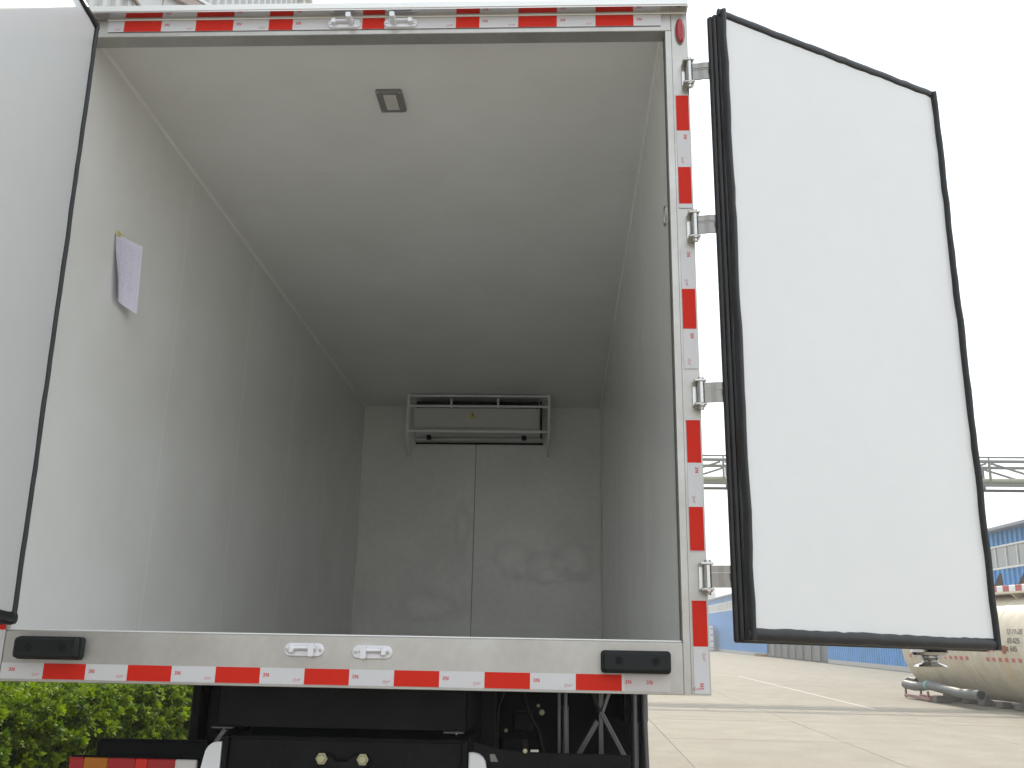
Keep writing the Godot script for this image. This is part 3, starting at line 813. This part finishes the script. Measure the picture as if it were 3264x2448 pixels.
func build_paper() -> void:
	var XT = Transform3D(truck_basis, truck_at) * Transform3D(Basis(), Vector3(-1.181, 1.463, -0.607))
	var S = 256
	var im = Image.create(S, S, true, Image.FORMAT_RGB8)
	im.fill(Color(0.97, 0.96, 1.0))
	rng.seed = 5
	for r in 34:
		var y = 22 + r * 6
		for x in range(14, 236):
			if r % 2 == 0 and x % 2 == 0: im.set_pixel(x, y, Color(0.80, 0.80, 0.86))
		var x2 = 30
		while x2 < 190:
			var wl = rng.randi_range(6, 26)
			if rng.randf() < (0.62 if r < 28 else 0.2):
				for x in range(x2, min(x2 + wl, 220)):
					if rng.randf() < 0.7: im.set_pixel(x, y + 3, Color(0.68, 0.68, 0.76))
			x2 += wl + rng.randi_range(3, 14)
	for y in range(20, 236):
		for x in [14, 60, 120, 180, 235]: im.set_pixel(x, y, Color(0.80, 0.80, 0.86))
	im.generate_mipmaps()
	var m = mat(lin(0.80, 0.79, 0.84), 0.75)
	m.albedo_texture = ImageTexture.create_from_image(im)
	m.cull_mode = BaseMaterial3D.CULL_DISABLED
	var P = []
	var nx = 14; var ny = 14
	for j in ny + 1:
		for i in nx + 1:
			var s = i / float(nx); var t = j / float(ny)     # s along -z, t downwards
			var lift = 0.006 + 0.052 * pow(s, 1.6) + 0.020 * t * (1.0 - s) * smoothstep(0.6, 0.0, s)
			if s < 0.25: lift += 0.020 * (0.25 - s) * 4.0 * smoothstep(0.15, 1.0, t)
			var z = 0.125 - 0.205 * s + 0.012 * s * s - 0.028 * t * (1.0 - s) + 0.03 * (1.0 - t) * s
			var y = 0.25 - 0.295 * t - 0.020 * t * s * s
			P.append(Vector3(lift, y, z))
	var st = sb()
	for j in ny:
		for i in nx:
			for k in [[0, 1, nx + 2], [0, nx + 2, nx + 1]]:
				for q in k:
					var id = j * (nx + 1) + i + q
					st.set_uv(Vector2((id % (nx + 1)) / float(nx), (id / (nx + 1)) / float(ny)))
					st.add_vertex(P[id])
	st.generate_normals()
	var pap = thing("paper_sheet", "white printed paper sheet curling off the left inside wall of the box", "paper", XT)
	obj("sheet", st, m, pap)
	st = sb()
	bx(st, Vector3(0.001, 0.236, -0.03), Vector3(0.011, 0.258, 0.118), 0.001)
	obj("sticky_tape", st, M.tapeyellow, pap)

# ------------------------------------------------------------------ the yard
func build_ground() -> void:
	var st = sb()
	var hi = 900.0
	quad(st, Vector3(-hi, 0, -hi), Vector3(hi, 0, -hi), Vector3(hi, 0, hi), Vector3(-hi, 0, hi), Vector3.UP)
	var g = obj("ground", st, M.ground, self, Transform3D(Basis(), Vector3(0, -0.012, 0)))
	struct(g)
	# concrete slabs with open joints
	var jx = [-8.40, -5.72, -3.05, -0.38, 2.30, 4.97, 7.64, 10.31, 12.98, 15.65, 17.30]
	var jz = 5.5
	var meshes = {}
	rng.seed = 12
	st = sb()
	quad(st, Vector3(-8.4, 0, 5.5), Vector3(17.3, 0, 5.5), Vector3(17.3, 0, -66.5), Vector3(-8.4, 0, -66.5), Vector3.UP)
	obj("joint_filler", st, M.joint, g, Transform3D(Basis(), Vector3(0, 0.004, 0)))
	for c in jx.size() - 1:
		var w = jx[c + 1] - jx[c]
		for r in 20:
			var key = snapped(w, 0.01)
			if not meshes.has(key):
				st = sb(); bx(st, Vector3(-w / 2 + 0.007, -0.01, -1.794), Vector3(w / 2 - 0.007, 0.012, 1.794), 0.004)
				meshes[key] = st.commit()
			var tilt = Basis(Vector3.FORWARD, rng.randf_range(-0.0006, 0.0006)) * Basis(Vector3.RIGHT, rng.randf_range(-0.0006, 0.0006))
			put("concrete_slab", meshes[key], M["slab%d" % rng.randi_range(0, 3)], g, Transform3D(tilt, Vector3((jx[c] + jx[c + 1]) / 2, 0.0 + rng.randf_range(-0.001, 0.001), 5.5 - 3.6 * (r + 0.5))))
	# pale repaired joint running along the yard
	st = sb()
	bx(st, Vector3(7.59, 0.0, -38.0), Vector3(7.69, 0.003, -20.0))
	obj("mortar_line", st, M.mortar, g, Transform3D(Basis(), Vector3(0, 0.013, 0)))

func corrugated(st, x, z0, z1, y0, y1, pitch, depth, out) -> void:
	var n = int(abs(z1 - z0) / pitch)
	var dz = (z1 - z0) / n
	for i in n:
		var a = z0 + dz * i
		var ps = [[a, 0.0], [a + dz * 0.55, 0.0], [a + dz * 0.62, depth], [a + dz * 0.93, depth], [a + dz, 0.0]]
		for k in 4:
			quad(st, Vector3(x + out * ps[k][1], y0, ps[k][0]), Vector3(x + out * ps[k + 1][1], y0, ps[k + 1][0]), Vector3(x + out * ps[k + 1][1], y1, ps[k + 1][0]), Vector3(x + out * ps[k][1], y1, ps[k][0]), Vector3(out, 0, 0))

func build_blue_workshop() -> void:
	var B = thing("blue_workshop", "long blue corrugated workshop with a ribbon of grey windows across the yard", "building", Transform3D(Basis(), Vector3(17.6, 0, 0)))
	var st = sb()
	var za = -20.0; var zb = -175.0
	corrugated(st, 0.0, za, -63.2, 0.25, 4.25, 0.42, 0.06, -1.0)
	corrugated(st, 0.0, -83.4, zb, 0.25, 4.25, 0.42, 0.06, -1.0)
	quad(st, Vector3(0, 0, za), Vector3(30, 0, za), Vector3(30, 5.7, za), Vector3(0, 5.7, za), Vector3.BACK)
	quad(st, Vector3(0, 0, zb), Vector3(30, 0, zb), Vector3(30, 5.7, zb), Vector3(0, 5.7, zb), Vector3.FORWARD)
	var w = obj("wall", st, M.blue, B)
	st = sb(); corrugated(st, 0.0, za, zb, 5.15, 5.72, 0.42, 0.06, -1.0); obj("upper_wall", st, M.blue, B)
	st = sb(); corrugated(st, 0.0, -63.2, -83.4, 4.0, 4.25, 0.42, 0.06, -1.0); obj("wall", st, M.blue, B)
	st = sb(); bx(st, Vector3(-0.05, 0.0, -63.2), Vector3(0.2, 0.25, za), 0.01); bx(st, Vector3(-0.05, 0.0, zb), Vector3(0.2, 0.25, -83.4), 0.01); obj("plinth", st, M.plinth, B)
	st = sb()
	bx(st, Vector3(-0.45, 5.68, zb), Vector3(0.2, 5.82, za), 0.02)
	obj("gutter", st, M.roofgrey, B)
	st = sb()
	quad(st, Vector3(-0.2, 5.80, za), Vector3(-0.2, 5.80, zb), Vector3(15, 7.2, zb), Vector3(15, 7.2, za), Vector3.UP)
	quad(st, Vector3(30.2, 5.80, za), Vector3(30.2, 5.80, zb), Vector3(15, 7.2, zb), Vector3(15, 7.2, za), Vector3.UP)
	obj("roof", st, M.roofgrey, B)
	st = sb()
	bx(st, Vector3(-0.07, 4.24, zb), Vector3(0.0, 4.32, za), 0.01)
	bx(st, Vector3(-0.07, 5.08, zb), Vector3(0.0, 5.16, za), 0.01)
	obj("window_frame", st, M.frame, B)
	var z = -20.2
	var pm = unit_box(0.90, 0.74, 0.02)
	var st2 = sb(); bx(st2, Vector3(-0.065, 4.33, -0.03), Vector3(0.0, 5.07, 0.03), 0.008)
	var mul = st2.commit()
	var i = 0
	while z > -174.0:
		put("window_pane", pm, M.pane, B, Transform3D(Basis(Vector3.UP, -PI / 2), Vector3(0.0, 4.70, z - 0.48)))
		put("mullion", mul, M.frame, B, Transform3D(Basis(), Vector3(0, 0, z)))
		z -= 0.96
	# grey gate leaves in the opening
	var n = 16
	var gm = {}
	rng.seed = 3
	for k in n:
		var z0 = -63.25 - k * (20.1 / n); var z1 = z0 - 20.1 / n + 0.04
		st = sb()
		var d = 0.05 if k % 2 == 0 else 0.16
		bx(st, Vector3(d, 0.06, z1), Vector3(d + 0.05, 4.0, z0), 0.01)
		var lf = obj("gate_leaf", st, M.gate[rng.randi_range(0, 3)], B)
		st = sb()
		for r in 5:
			var zz = lerp(z0, z1, (r + 0.5) / 5.0)
			bx(st, Vector3(d - 0.03, 0.1, zz - 0.03), Vector3(d - 0.001, 3.95, zz + 0.03), 0.006)
		obj("rib", st, M.gate[(k + 1) % 4], lf)

func build_yard_things() -> void:
	var st
	# white container at the far end of the yard
	var c = thing("shipping_container", "small white container with dark corner posts standing by the far end of the blue workshop", "container", Transform3D(Basis(), Vector3(15.75, 0, -110.0)))
	st = sb(); bx(st, Vector3(-1.2, 0.15, -6), Vector3(1.2, 2.72, 0.0), 0.03); obj("body", st, M.white, c)
	for s in [-1, 1]:
		st = sb(); bx(st, Vector3(1.14 * s, 0.0, -0.02), Vector3(1.27 * s, 2.8, 0.1), 0.02); obj("corner_post", st, M.gate[0], c)
	for k in 4:
		st = sb(); bx(st, Vector3(0.80, 0.35 + 0.68 * k, 0.005), Vector3(1.12, 0.45 + 0.68 * k, 0.05), 0.01); obj("hinge", st, M.steelpaint, c)
	# offcuts on the ground by the gate
	var o = thing("timber_offcuts", "small pile of brown timber offcuts on the ground beside the grey gate", "timber", Transform3D(Basis(), Vector3(16.9, 0.012, -82.6)))
	rng.seed = 8
	for k in 7:
		st = sb(); var an = rng.randf_range(-0.6, 0.6)
		bar(st, Vector3(-0.5 * cos(an) + rng.randf_range(-0.2, 0.2), 0.04 + 0.03 * k, -0.5 * sin(an)), Vector3(0.6 * cos(an), 0.04 + 0.03 * k, 0.6 * sin(an)), 0.12, 0.05)
		obj("board", st, M.wood, o)
	# pipe bridge
	var z = -28.3
	var G = thing("pipe_bridge", "grey green steel truss pipe bridge crossing high over the yard behind the right door", "pipe bridge", Transform3D(Basis(), Vector3(0, 0, z)))
	for zz in [0.0, -1.2]:
		st = sb(); bar(st, Vector3(-12, 7.09, zz), Vector3(16.9, 7.09, zz), 0.09, 0.09); obj("top_chord", st, M.steelpaint, G)
		st = sb(); bar(st, Vector3(-12, 6.33, zz), Vector3(16.9, 6.33, zz), 0.10, 0.08); obj("bottom_chord", st, M.steelpaint, G)
		for k in 14:
			var x = -11.0 + 2.1 * k + (0.28 if zz < 0 else 0.0)
			st = sb(); bar(st, Vector3(x, 6.36, zz), Vector3(x, 7.05, zz), 0.065, 0.065); obj("post", st, M.steelpaint, G)
			if k < 13:
				var x2 = x + 2.1
				st = sb()
				if k % 2 == 0: bar(st, Vector3(x + 0.05, 7.02, zz + 0.02), Vector3(x2 - 0.1, 6.39, zz + 0.02), 0.06, 0.06)
				else: bar(st, Vector3(x + 0.05, 6.39, zz + 0.02), Vector3(x2 - 0.1, 7.02, zz + 0.02), 0.06, 0.06)
				obj("diagonal", st, M.steelpaint, G)
	st = sb(); bar(st, Vector3(-12, 7.225, 0.0), Vector3(16.9, 7.225, 0.0), 0.05, 0.05)
	for k in 14: bar(st, Vector3(-11.0 + 2.1 * k, 7.13, 0), Vector3(-11.0 + 2.1 * k, 7.21, 0), 0.04, 0.04)
	obj("handrail", st, M.steelpaint, G)
	for q in [[-0.22, 6.50, 0.08, 0], [-0.48, 6.52, 0.10, 1], [-0.8, 6.49, 0.07, 2], [-1.0, 6.53, 0.10, 0]]:
		st = sb(); tube(st, [Vector3(-12, q[1], q[0]), Vector3(16.9, q[1], q[0])], q[2], 12); obj("pipe", st, M.pipe[q[3]], G)
	for x in [-6.5, 16.6]:
		for zz in [0.0, -1.2]:
			st = sb(); bar(st, Vector3(x, 0, zz), Vector3(x, 6.28, zz), 0.2, 0.2); obj("column", st, M.steelpaint, G)
	# pale towers far beyond, lost in the haze
	for q in [[43.0, 8.0, 15.5, 0], [48.0, 6.0, 12.5, 1]]:
		var t = thing("apartment_tower", ["taller pale apartment tower fading into haze beyond the workshop roof", "lower pale apartment tower fading into haze beside the taller one"][q[3]], "tower", Transform3D(Basis(), Vector3(q[0], 0, -300)))
		st = sb(); bx(st, Vector3(-q[1] / 4, 0, -6), Vector3(q[1] / 4, q[2], 0), 0.05); obj("wall", st, M.tower, t)
		for f in int(q[2] / 3.0):
			st = sb(); bx(st, Vector3(-q[1] / 4 + 0.4, 1 + f * 3.0, 0.01), Vector3(q[1] / 4 - 0.4, 2.3 + f * 3.0, 0.06)); obj("window", st, M.pane, t)

func build_tank() -> void:
	var ang = 0.12; var R = 1.25; var yc = 1.37
	var axis = Vector3(sin(ang), 0, cos(ang)); var side = Vector3(cos(ang), 0, -sin(ang))
	var X = Transform3D(Basis(side, Vector3.UP, axis), Vector3(11.11, yc, -24.86))
	var T = thing("storage_tank", "large cream steel tank lying on its side, with red dashes and rust streaks", "tank", X)
	var st = sb()
	var L = 9.0
	var prof = [[-0.45, 0.0]]
	for i in range(1, 9): prof.append([-0.45 * cos(PI / 2 * i / 8.0), R * sin(PI / 2 * i / 8.0)])
	lathe(st, Vector3.ZERO, Vector3.BACK, prof, 56)
	obj("dome_end", st, M.tank, T)
	st = sb(); lathe(st, Vector3.ZERO, Vector3.BACK, [[0.0, R], [L, R]], 56)
	var sh = obj("shell", st, M.tank, T)
	prof = [[L, R]]
	for i in range(1, 9): prof.append([L + 0.45 * sin(PI / 2 * i / 8.0), R * cos(PI / 2 * i / 8.0)])
	st = sb(); lathe(st, Vector3.ZERO, Vector3.BACK, prof, 56); obj("dome_end", st, M.tank, T)
	for z in [0.02, 1.15, 2.35, 3.5, 4.65, 5.8, 7.0, 8.2]:
		st = sb(); lathe(st, Vector3.ZERO, Vector3.BACK, [[z - 0.02, R + 0.001], [z - 0.012, R + 0.006], [z + 0.012, R + 0.006], [z + 0.02, R + 0.001]], 56); obj("weld_seam", st, M.tankseam, T)
	# patches on the shell, at angle a above the horizontal on the side facing the yard
	var patch = func(called, z0, z1, a0, a1, m, lift, par):
		var s2 = sb()
		var n = 5
		for i in n:
			var t0 = lerp(a0, a1, i / float(n)); var t1 = lerp(a0, a1, (i + 1) / float(n))
			var e0 = Vector3(-cos(t0), sin(t0), 0); var e1 = Vector3(-cos(t1), sin(t1), 0)
			var rr = R + lift
			stri(s2, [e0 * rr + Vector3(0, 0, z0), e1 * rr + Vector3(0, 0, z0), e1 * rr + Vector3(0, 0, z1)], [e0, e1, e1])
			stri(s2, [e0 * rr + Vector3(0, 0, z0), e1 * rr + Vector3(0, 0, z1), e0 * rr + Vector3(0, 0, z1)], [e0, e1, e0])
		return obj(called, s2, m, par)
	var zs = []
	for q in [[0.35, 4], [1.45, 8], [4.2, 4], [5.25, 5]]:
		for k in q[1]: zs.append(q[0] + 0.26 * k)
	for z in zs: patch.call("red_dash", z, z + 0.13, -0.235, -0.165, M.dashred, 0.004, sh)
	rng.seed = 4
	for k in 20:
		var z = 1.1 + 0.19 * k
		if k % 5 != 4: patch.call("red_letter_stroke", z, z + rng.randf_range(0.05, 0.15), -0.05 + rng.randf_range(-0.03, 0.01), 0.06, M.dashred, 0.004, sh)
	patch.call("rust_patch", 4.85, 5.2, -0.05, 0.03, M.rust, 0.005, sh)
	patch.call("rust_patch", 4.95, 5.1, -0.09, 0.05, M.rust, 0.007, sh)
	patch.call("rust_streak", 4.86, 5.10, -0.60, -0.05, M.ruststain, 0.0032, sh)
	patch.call("rust_streak", 4.93, 5.0, -0.95, -0.60, M.ruststain, 0.0032, sh)
	for q in [[0.42, -0.7], [1.6, -0.8], [3.1, -0.75], [5.9, -0.8]]:
		patch.call("rust_streak", q[0], q[0] + 0.03, q[1], -0.25, M.ruststain, 0.0028, sh)
	# handwriting
	for q in [["12-11-28", 0.30, 0.15], ["03 425", 0.14, 0.15], ["645", 0.00, 0.15]]:
		var tm = TextMesh.new()
		tm.text = q[0]; tm.font_size = 16; tm.pixel_size = 0.0096; tm.depth = 0.002
		var e = Vector3(-cos(q[1]), sin(q[1]), 0)
		var up = Vector3(sin(q[1]), cos(q[1]), 0)
		put("handwriting", tm, M.scribble, sh, Transform3D(Basis(up.cross(e), up, e), e * (R + 0.012) + Vector3(0, 0, 5.42)))
	# catwalk plank and red and white barrier on top
	st = sb(); bx(st, Vector3(-0.75, R - 0.03, 2.2), Vector3(0.3, R + 0.02, 7.0), 0.01); obj("walkway", st, M.tankseam, T)
	for z in [3.2, 4.6, 6.0]:
		st = sb(); prism(st, [Vector2(-0.72, R - 0.03), Vector2(-0.3, R - 0.03), Vector2(-0.5, R - 0.24)], z, z + 0.06); obj("walkway_bracket", st, M.tankseam, T)
	for k in 18:
		st = sb(); bx(st, Vector3(-0.74, R + 0.021, 2.25 + 0.26 * k), Vector3(-0.66, R + 0.16, 2.25 + 0.26 * (k + 1) - 0.002), 0.006)
		obj("kerb_board", st, M.dashred if k % 2 == 0 else M.white, T)
	for z in [3.45, 4.5, 5.6]:
		st = sb(); prism(st, [Vector2(-0.10, 0.0), Vector2(0.42, 0.0), Vector2(0.40, 0.12), Vector2(0.36, 0.42)], -0.03, 0.03, 0.0, Transform3D(Basis(Vector3(0, 0, 1), Vector3.UP, Vector3(-1, 0, 0)), Vector3(-0.45, R + 0.06, z)))
		obj("fin_bracket", st, M.fin, T)
	for z in [0.8, 4.4, 8.0]:
		st = sb(); prism(st, [Vector2(-0.6, -yc), Vector2(0.6, -yc), Vector2(0.55, -1.13), Vector2(0.0, -R + 0.02), Vector2(-0.55, -1.13)], z - 0.12, z + 0.12); obj("cradle", st, M.cradle, T)
	for k in 9:
		st = sb(); bx(st, Vector3(-0.62, -yc, 0.9 + k * 0.8), Vector3(-0.38, -yc + 0.14, 1.2 + k * 0.8), 0.02); obj("chock", st, M.cradle, T)
	# suction hose lying on a small red frame beside the tank
	var H = thing("suction_hose", "thick dark grey hose lying along the foot of the cream tank", "hose", Transform3D(Basis(), Vector3(10.05, 0, -25)))
	st = sb(); tube(st, [Vector3(0.15, 0.42, 0.2), Vector3(0.0, 0.44, -0.05), Vector3(-0.12, 0.36, 0.15), Vector3(-0.05, 0.33, 0.6), Vector3(0, 0.36, 1.2), Vector3(0.0, 0.40, 1.6), Vector3(0.02, 0.36, 2.6), Vector3(0.05, 0.31, 3.6), Vector3(0.1, 0.33, 4.6)], 0.115, 14)
	obj("pipe", st, M.hose, H)
	st = sb(); lathe(st, Vector3(0.1, 0.33, 4.601), Vector3(0.05, 0.02, 1), [[0, 0.09], [0.005, 0.085], [0.004, 0]], 14); obj("mouth", st, M.hole, H)
	st = sb(); tube(st, [Vector3(0.0, 0.396, 1.48), Vector3(0.0, 0.402, 1.62)], 0.122, 14); obj("tie", st, M.greentie, H)
	var F = thing("hose_stand", "low rust red steel stand under the grey hose beside the tank", "stand", Transform3D(Basis(), Vector3(10.05, 0.012, -25)))
	for z in [0.05, 1.75]:
		st = sb(); bar(st, Vector3(-0.1, 0, z), Vector3(-0.1, 0.25, z), 0.05, 0.05); bar(st, Vector3(0.3, 0, z), Vector3(0.3, 0.25, z), 0.05, 0.05); obj("leg", st, M.redframe, F)
	st = sb(); bar(st, Vector3(-0.1, 0.06, 0.0), Vector3(-0.1, 0.06, 1.9), 0.07, 0.07); bar(st, Vector3(0.3, 0.06, 0.0), Vector3(0.3, 0.06, 1.9), 0.07, 0.07); obj("skid", st, M.redframe, F)
	st = sb(); bx(st, Vector3(-0.05, 0.0, 1.85), Vector3(0.35, 0.16, 2.15), 0.02); obj("block", st, M.cradle, F)

func build_white_workshop() -> void:
	var B = thing("white_workshop", "tall white clad workshop wall close on the left, seen above the box roof", "building", Transform3D(Basis(), Vector3(-5.0, 0, 0)))
	var st = sb()
	corrugated(st, 0.0, 10.0, -7.55, 0.0, 14.6, 0.30, 0.06, 1.0)
	obj("clad_wall", st, M.cladding, B)
	st = sb(); bx(st, Vector3(-0.1, 0.0, -8.385), Vector3(0.05, 14.6, -7.57), 0.005); obj("flat_panel", st, M.cladding, B)
	st = sb(); bx(st, Vector3(-0.1, 0.0, -9.1), Vector3(0.05, 14.6, -8.415), 0.005); obj("flat_panel", st, M.cladding, B)
	st = sb(); corrugated(st, 0.0, -9.12, -14.6, 0.0, 14.6, 0.30, 0.06, 1.0); obj("clad_wall", st, M.cladding, B)
	st = sb(); bx(st, Vector3(-12, 0.0, -14.62), Vector3(-0.001, 14.6, 10.0), 0.01); obj("core", st, M.cladding, B)
	st = sb(); bar(st, Vector3(0.10, 9.47, 9.0), Vector3(0.10, 9.47, -8.3), 0.05, 0.05); obj("rail", st, M.brown, B)
	st = sb(); bar(st, Vector3(0.12, 9.62, -7.0), Vector3(0.12, 12.3, -13.0), 0.08, 0.13); obj("brace", st, M.brown, B)
	st = sb(); bar(st, Vector3(0.12, 9.76, -7.0), Vector3(0.12, 12.44, -13.0), 0.06, 0.05); obj("brace", st, M.frame, B)
	st = sb(); bar(st, Vector3(0.08, 0.0, -14.55), Vector3(0.08, 14.6, -14.55), 0.12, 0.12); obj("corner_trim", st, M.frame, B)
	st = sb(); bx(st, Vector3(-12.2, 14.6, -14.8), Vector3(0.25, 14.85, 10.2), 0.03); obj("roof_edge", st, M.frame, B)

func build_hedge() -> void:
	var H = thing("clipped_hedge", "dense clipped green hedge running along the left side behind the truck's rear frame", "hedge")
	rng.seed = 77
	# a sprig of six leaves
	var st = sb()
	for k in 7:
		var az = TAU * k / 7.0 + 0.3 * (k % 2)
		var el = 0.35 + 0.35 * (k % 3)
		var d = Vector3(cos(az) * cos(el), sin(el), sin(az) * cos(el))
		var s = d.cross(Vector3.UP).normalized()
		var nn = s.cross(d).normalized()
		var l = 0.030 + 0.006 * (k % 3); var w = l * 0.27
		var a = d * 0.006; var b = d * (l * 0.55) + s * w - nn * 0.002; var c = d * (l * 0.55) - s * w - nn * 0.002; var e = d * l - nn * 0.006; var m = d * (l * 0.55) + nn * 0.002
		for t in [[a, b, m], [a, m, c], [b, e, m], [m, e, c]]:
			var n = (t[2] - t[0]).cross(t[1] - t[0]).normalized()
			if n.y < 0:
				n = -n; var tmp = t[1]; t[1] = t[2]; t[2] = tmp
			for p in t:
				st.set_normal(n); st.add_vertex(p)
	var sprig = st.commit()
	var nz = noise(9, 0.9, 3); var nf = noise(19, 4.5, 2)
	var T = []; var Cs = []
	var total = 52000
	for i in total:
		var z = rng.randf_range(-15.5, -1.4)
		var on_top = rng.randf() < 0.5
		var x; var y; var up
		var h = 0.93 + 0.05 * nz.get_noise_1d(z * 1.3)
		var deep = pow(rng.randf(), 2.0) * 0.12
		if on_top:
			x = rng.randf_range(-4.65, -3.12)
			y = h + 0.09 * nf.get_noise_2d(x, z) - deep
			up = Vector3(0.1, 1, 0)
		else:
			y = pow(rng.randf(), 0.8) * h
			var lump = nf.get_noise_2d(y * 1.1, z * 1.1)
			if lump < -0.22 and rng.randf() < 0.8: y = h * rng.randf_range(0.8, 1.0); lump = nf.get_noise_2d(y * 1.1, z * 1.1)
			x = -3.08 + 0.30 * lump - deep - 0.10 * pow(y / h, 6.0)
			up = Vector3(0.9, 0.55, 0)
		up = (up + Vector3(rng.randf_range(-0.6, 0.6), rng.randf_range(-0.4, 0.5), rng.randf_range(-0.6, 0.6))).normalized()
		var b = Basis(Quaternion(Vector3.UP, up)) * Basis(Vector3.UP, rng.randf() * TAU)
		T.append(Transform3D(b.scaled(Vector3.ONE * rng.randf_range(1.0, 1.9)), Vector3(x, y, z)))
		var k = rng.randf()
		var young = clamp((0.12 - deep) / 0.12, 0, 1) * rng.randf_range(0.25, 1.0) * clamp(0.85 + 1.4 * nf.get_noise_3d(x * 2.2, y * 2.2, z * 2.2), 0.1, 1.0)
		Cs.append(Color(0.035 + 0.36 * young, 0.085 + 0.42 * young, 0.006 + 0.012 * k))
	var mm = MultiMesh.new()
	mm.transform_format = MultiMesh.TRANSFORM_3D
	mm.use_colors = true
	mm.mesh = sprig
	mm.instance_count = total
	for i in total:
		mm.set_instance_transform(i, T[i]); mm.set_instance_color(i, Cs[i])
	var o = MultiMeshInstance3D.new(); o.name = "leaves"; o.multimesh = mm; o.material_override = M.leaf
	o.set_meta("kind", "stuff")
	H.add_child(o, true)
	st = sb(); bx(st, Vector3(-4.5, 0.0, -15.3), Vector3(-3.26, 0.78, -1.6), 0.1); obj("twigs", st, M.twigs, H)

# ------------------------------------------------------------------ scene
func _ready() -> void:
	var cam = Camera3D.new(); cam.name = "camera"
	cam.transform = Transform3D(Basis(Vector3(0.99828, 0.01731, -0.05594), Vector3(-0.00289, 0.96869, 0.24827), Vector3(0.05848, -0.24768, 0.96707)).orthonormalized(), Vector3(0.80364, 1.5, 3.34768))
	cam.fov = 42.936; cam.near = 0.05; cam.far = 2500.0
	add_child(cam); cam.current = true
	var we = WorldEnvironment.new(); we.name = "environment"
	var env = Environment.new()
	env.background_mode = Environment.BG_SKY
	var sky = Sky.new(); var sm = ProceduralSkyMaterial.new()
	sm.sky_top_color = Color(0.93, 0.965, 1.0)
	sm.sky_horizon_color = Color(1.0, 0.99, 0.97)
	sm.sky_curve = 0.12
	sm.ground_bottom_color = Color(0.55, 0.52, 0.48)
	sm.ground_horizon_color = Color(1.0, 0.99, 0.97)
	sm.sky_energy_multiplier = 1.15
	sm.sun_angle_max = 1.0
	sky.sky_material = sm
	env.sky = sky
	env.tonemap_mode = Environment.TONE_MAPPER_LINEAR
	env.tonemap_exposure = 1.32
	env.sdfgi_enabled = true; env.ssao_enabled = true; env.ssil_enabled = true
	env.fog_enabled = true
	env.fog_density = 0.003
	env.fog_light_color = Color(0.97, 0.97, 0.96)
	we.environment = env
	add_child(we)
	var sun = DirectionalLight3D.new(); sun.name = "sun"
	sun.light_energy = 1.0; sun.light_color = Color(1.0, 0.955, 0.88); sun.light_angular_distance = 0.8
	sun.shadow_enabled = true
	var sd = Vector3(-0.0031, 0.5851, -0.8109).normalized()
	sun.look_at_from_position(sd * 50.0, Vector3.ZERO, Vector3.UP)
	add_child(sun)

	truck_basis = Basis(Vector3(0.99995, 0, -0.01048), Vector3(-0.00035, 0.99944, -0.03348), Vector3(0.01047, 0.03348, 0.99938)).orthonormalized()
	make_materials()
	M.prismatic = prismatic_mat()
	mark_mesh = TextMesh.new()
	var f = SystemFont.new(); f.font_names = PackedStringArray(["Droid Sans"]); f.font_weight = 600
	mark_mesh.font = f; mark_mesh.text = "3N"; mark_mesh.font_size = 32; mark_mesh.pixel_size = 0.00052; mark_mesh.depth = 0.0006
	var st = sb()
	var ring = []
	for i in 13: ring.append(Vector3(-0.007 + cos(TAU * i / 12) * 0.005, sin(TAU * i / 12) * 0.005, 0.0))
	tube(st, ring, 0.0007, 4, false)
	bx(st, Vector3(-0.0085, -0.001, 0), Vector3(-0.0055, 0.001, 0.0006))
	for q in [[0.001, 0.0075, 0.002], [0.001, 0.0022, -0.004], [0.0045, 0.0057, -0.004], [0.0068, 0.008, -0.003], [0.0095, 0.0135, 0.0035], [0.0095, 0.0107, -0.001]]:
		bx(st, Vector3(q[0], q[2], 0), Vector3(q[1], q[2] + (0.0012 if q[1] - q[0] > 0.003 else 0.006), 0.0006))
	seal_mesh = st.commit()
	build_ground()
	build_blue_workshop()
	build_white_workshop()
	build_truck()
	build_evaporator()
	build_paper()
	build_tank()
	build_yard_things()
	build_hedge()
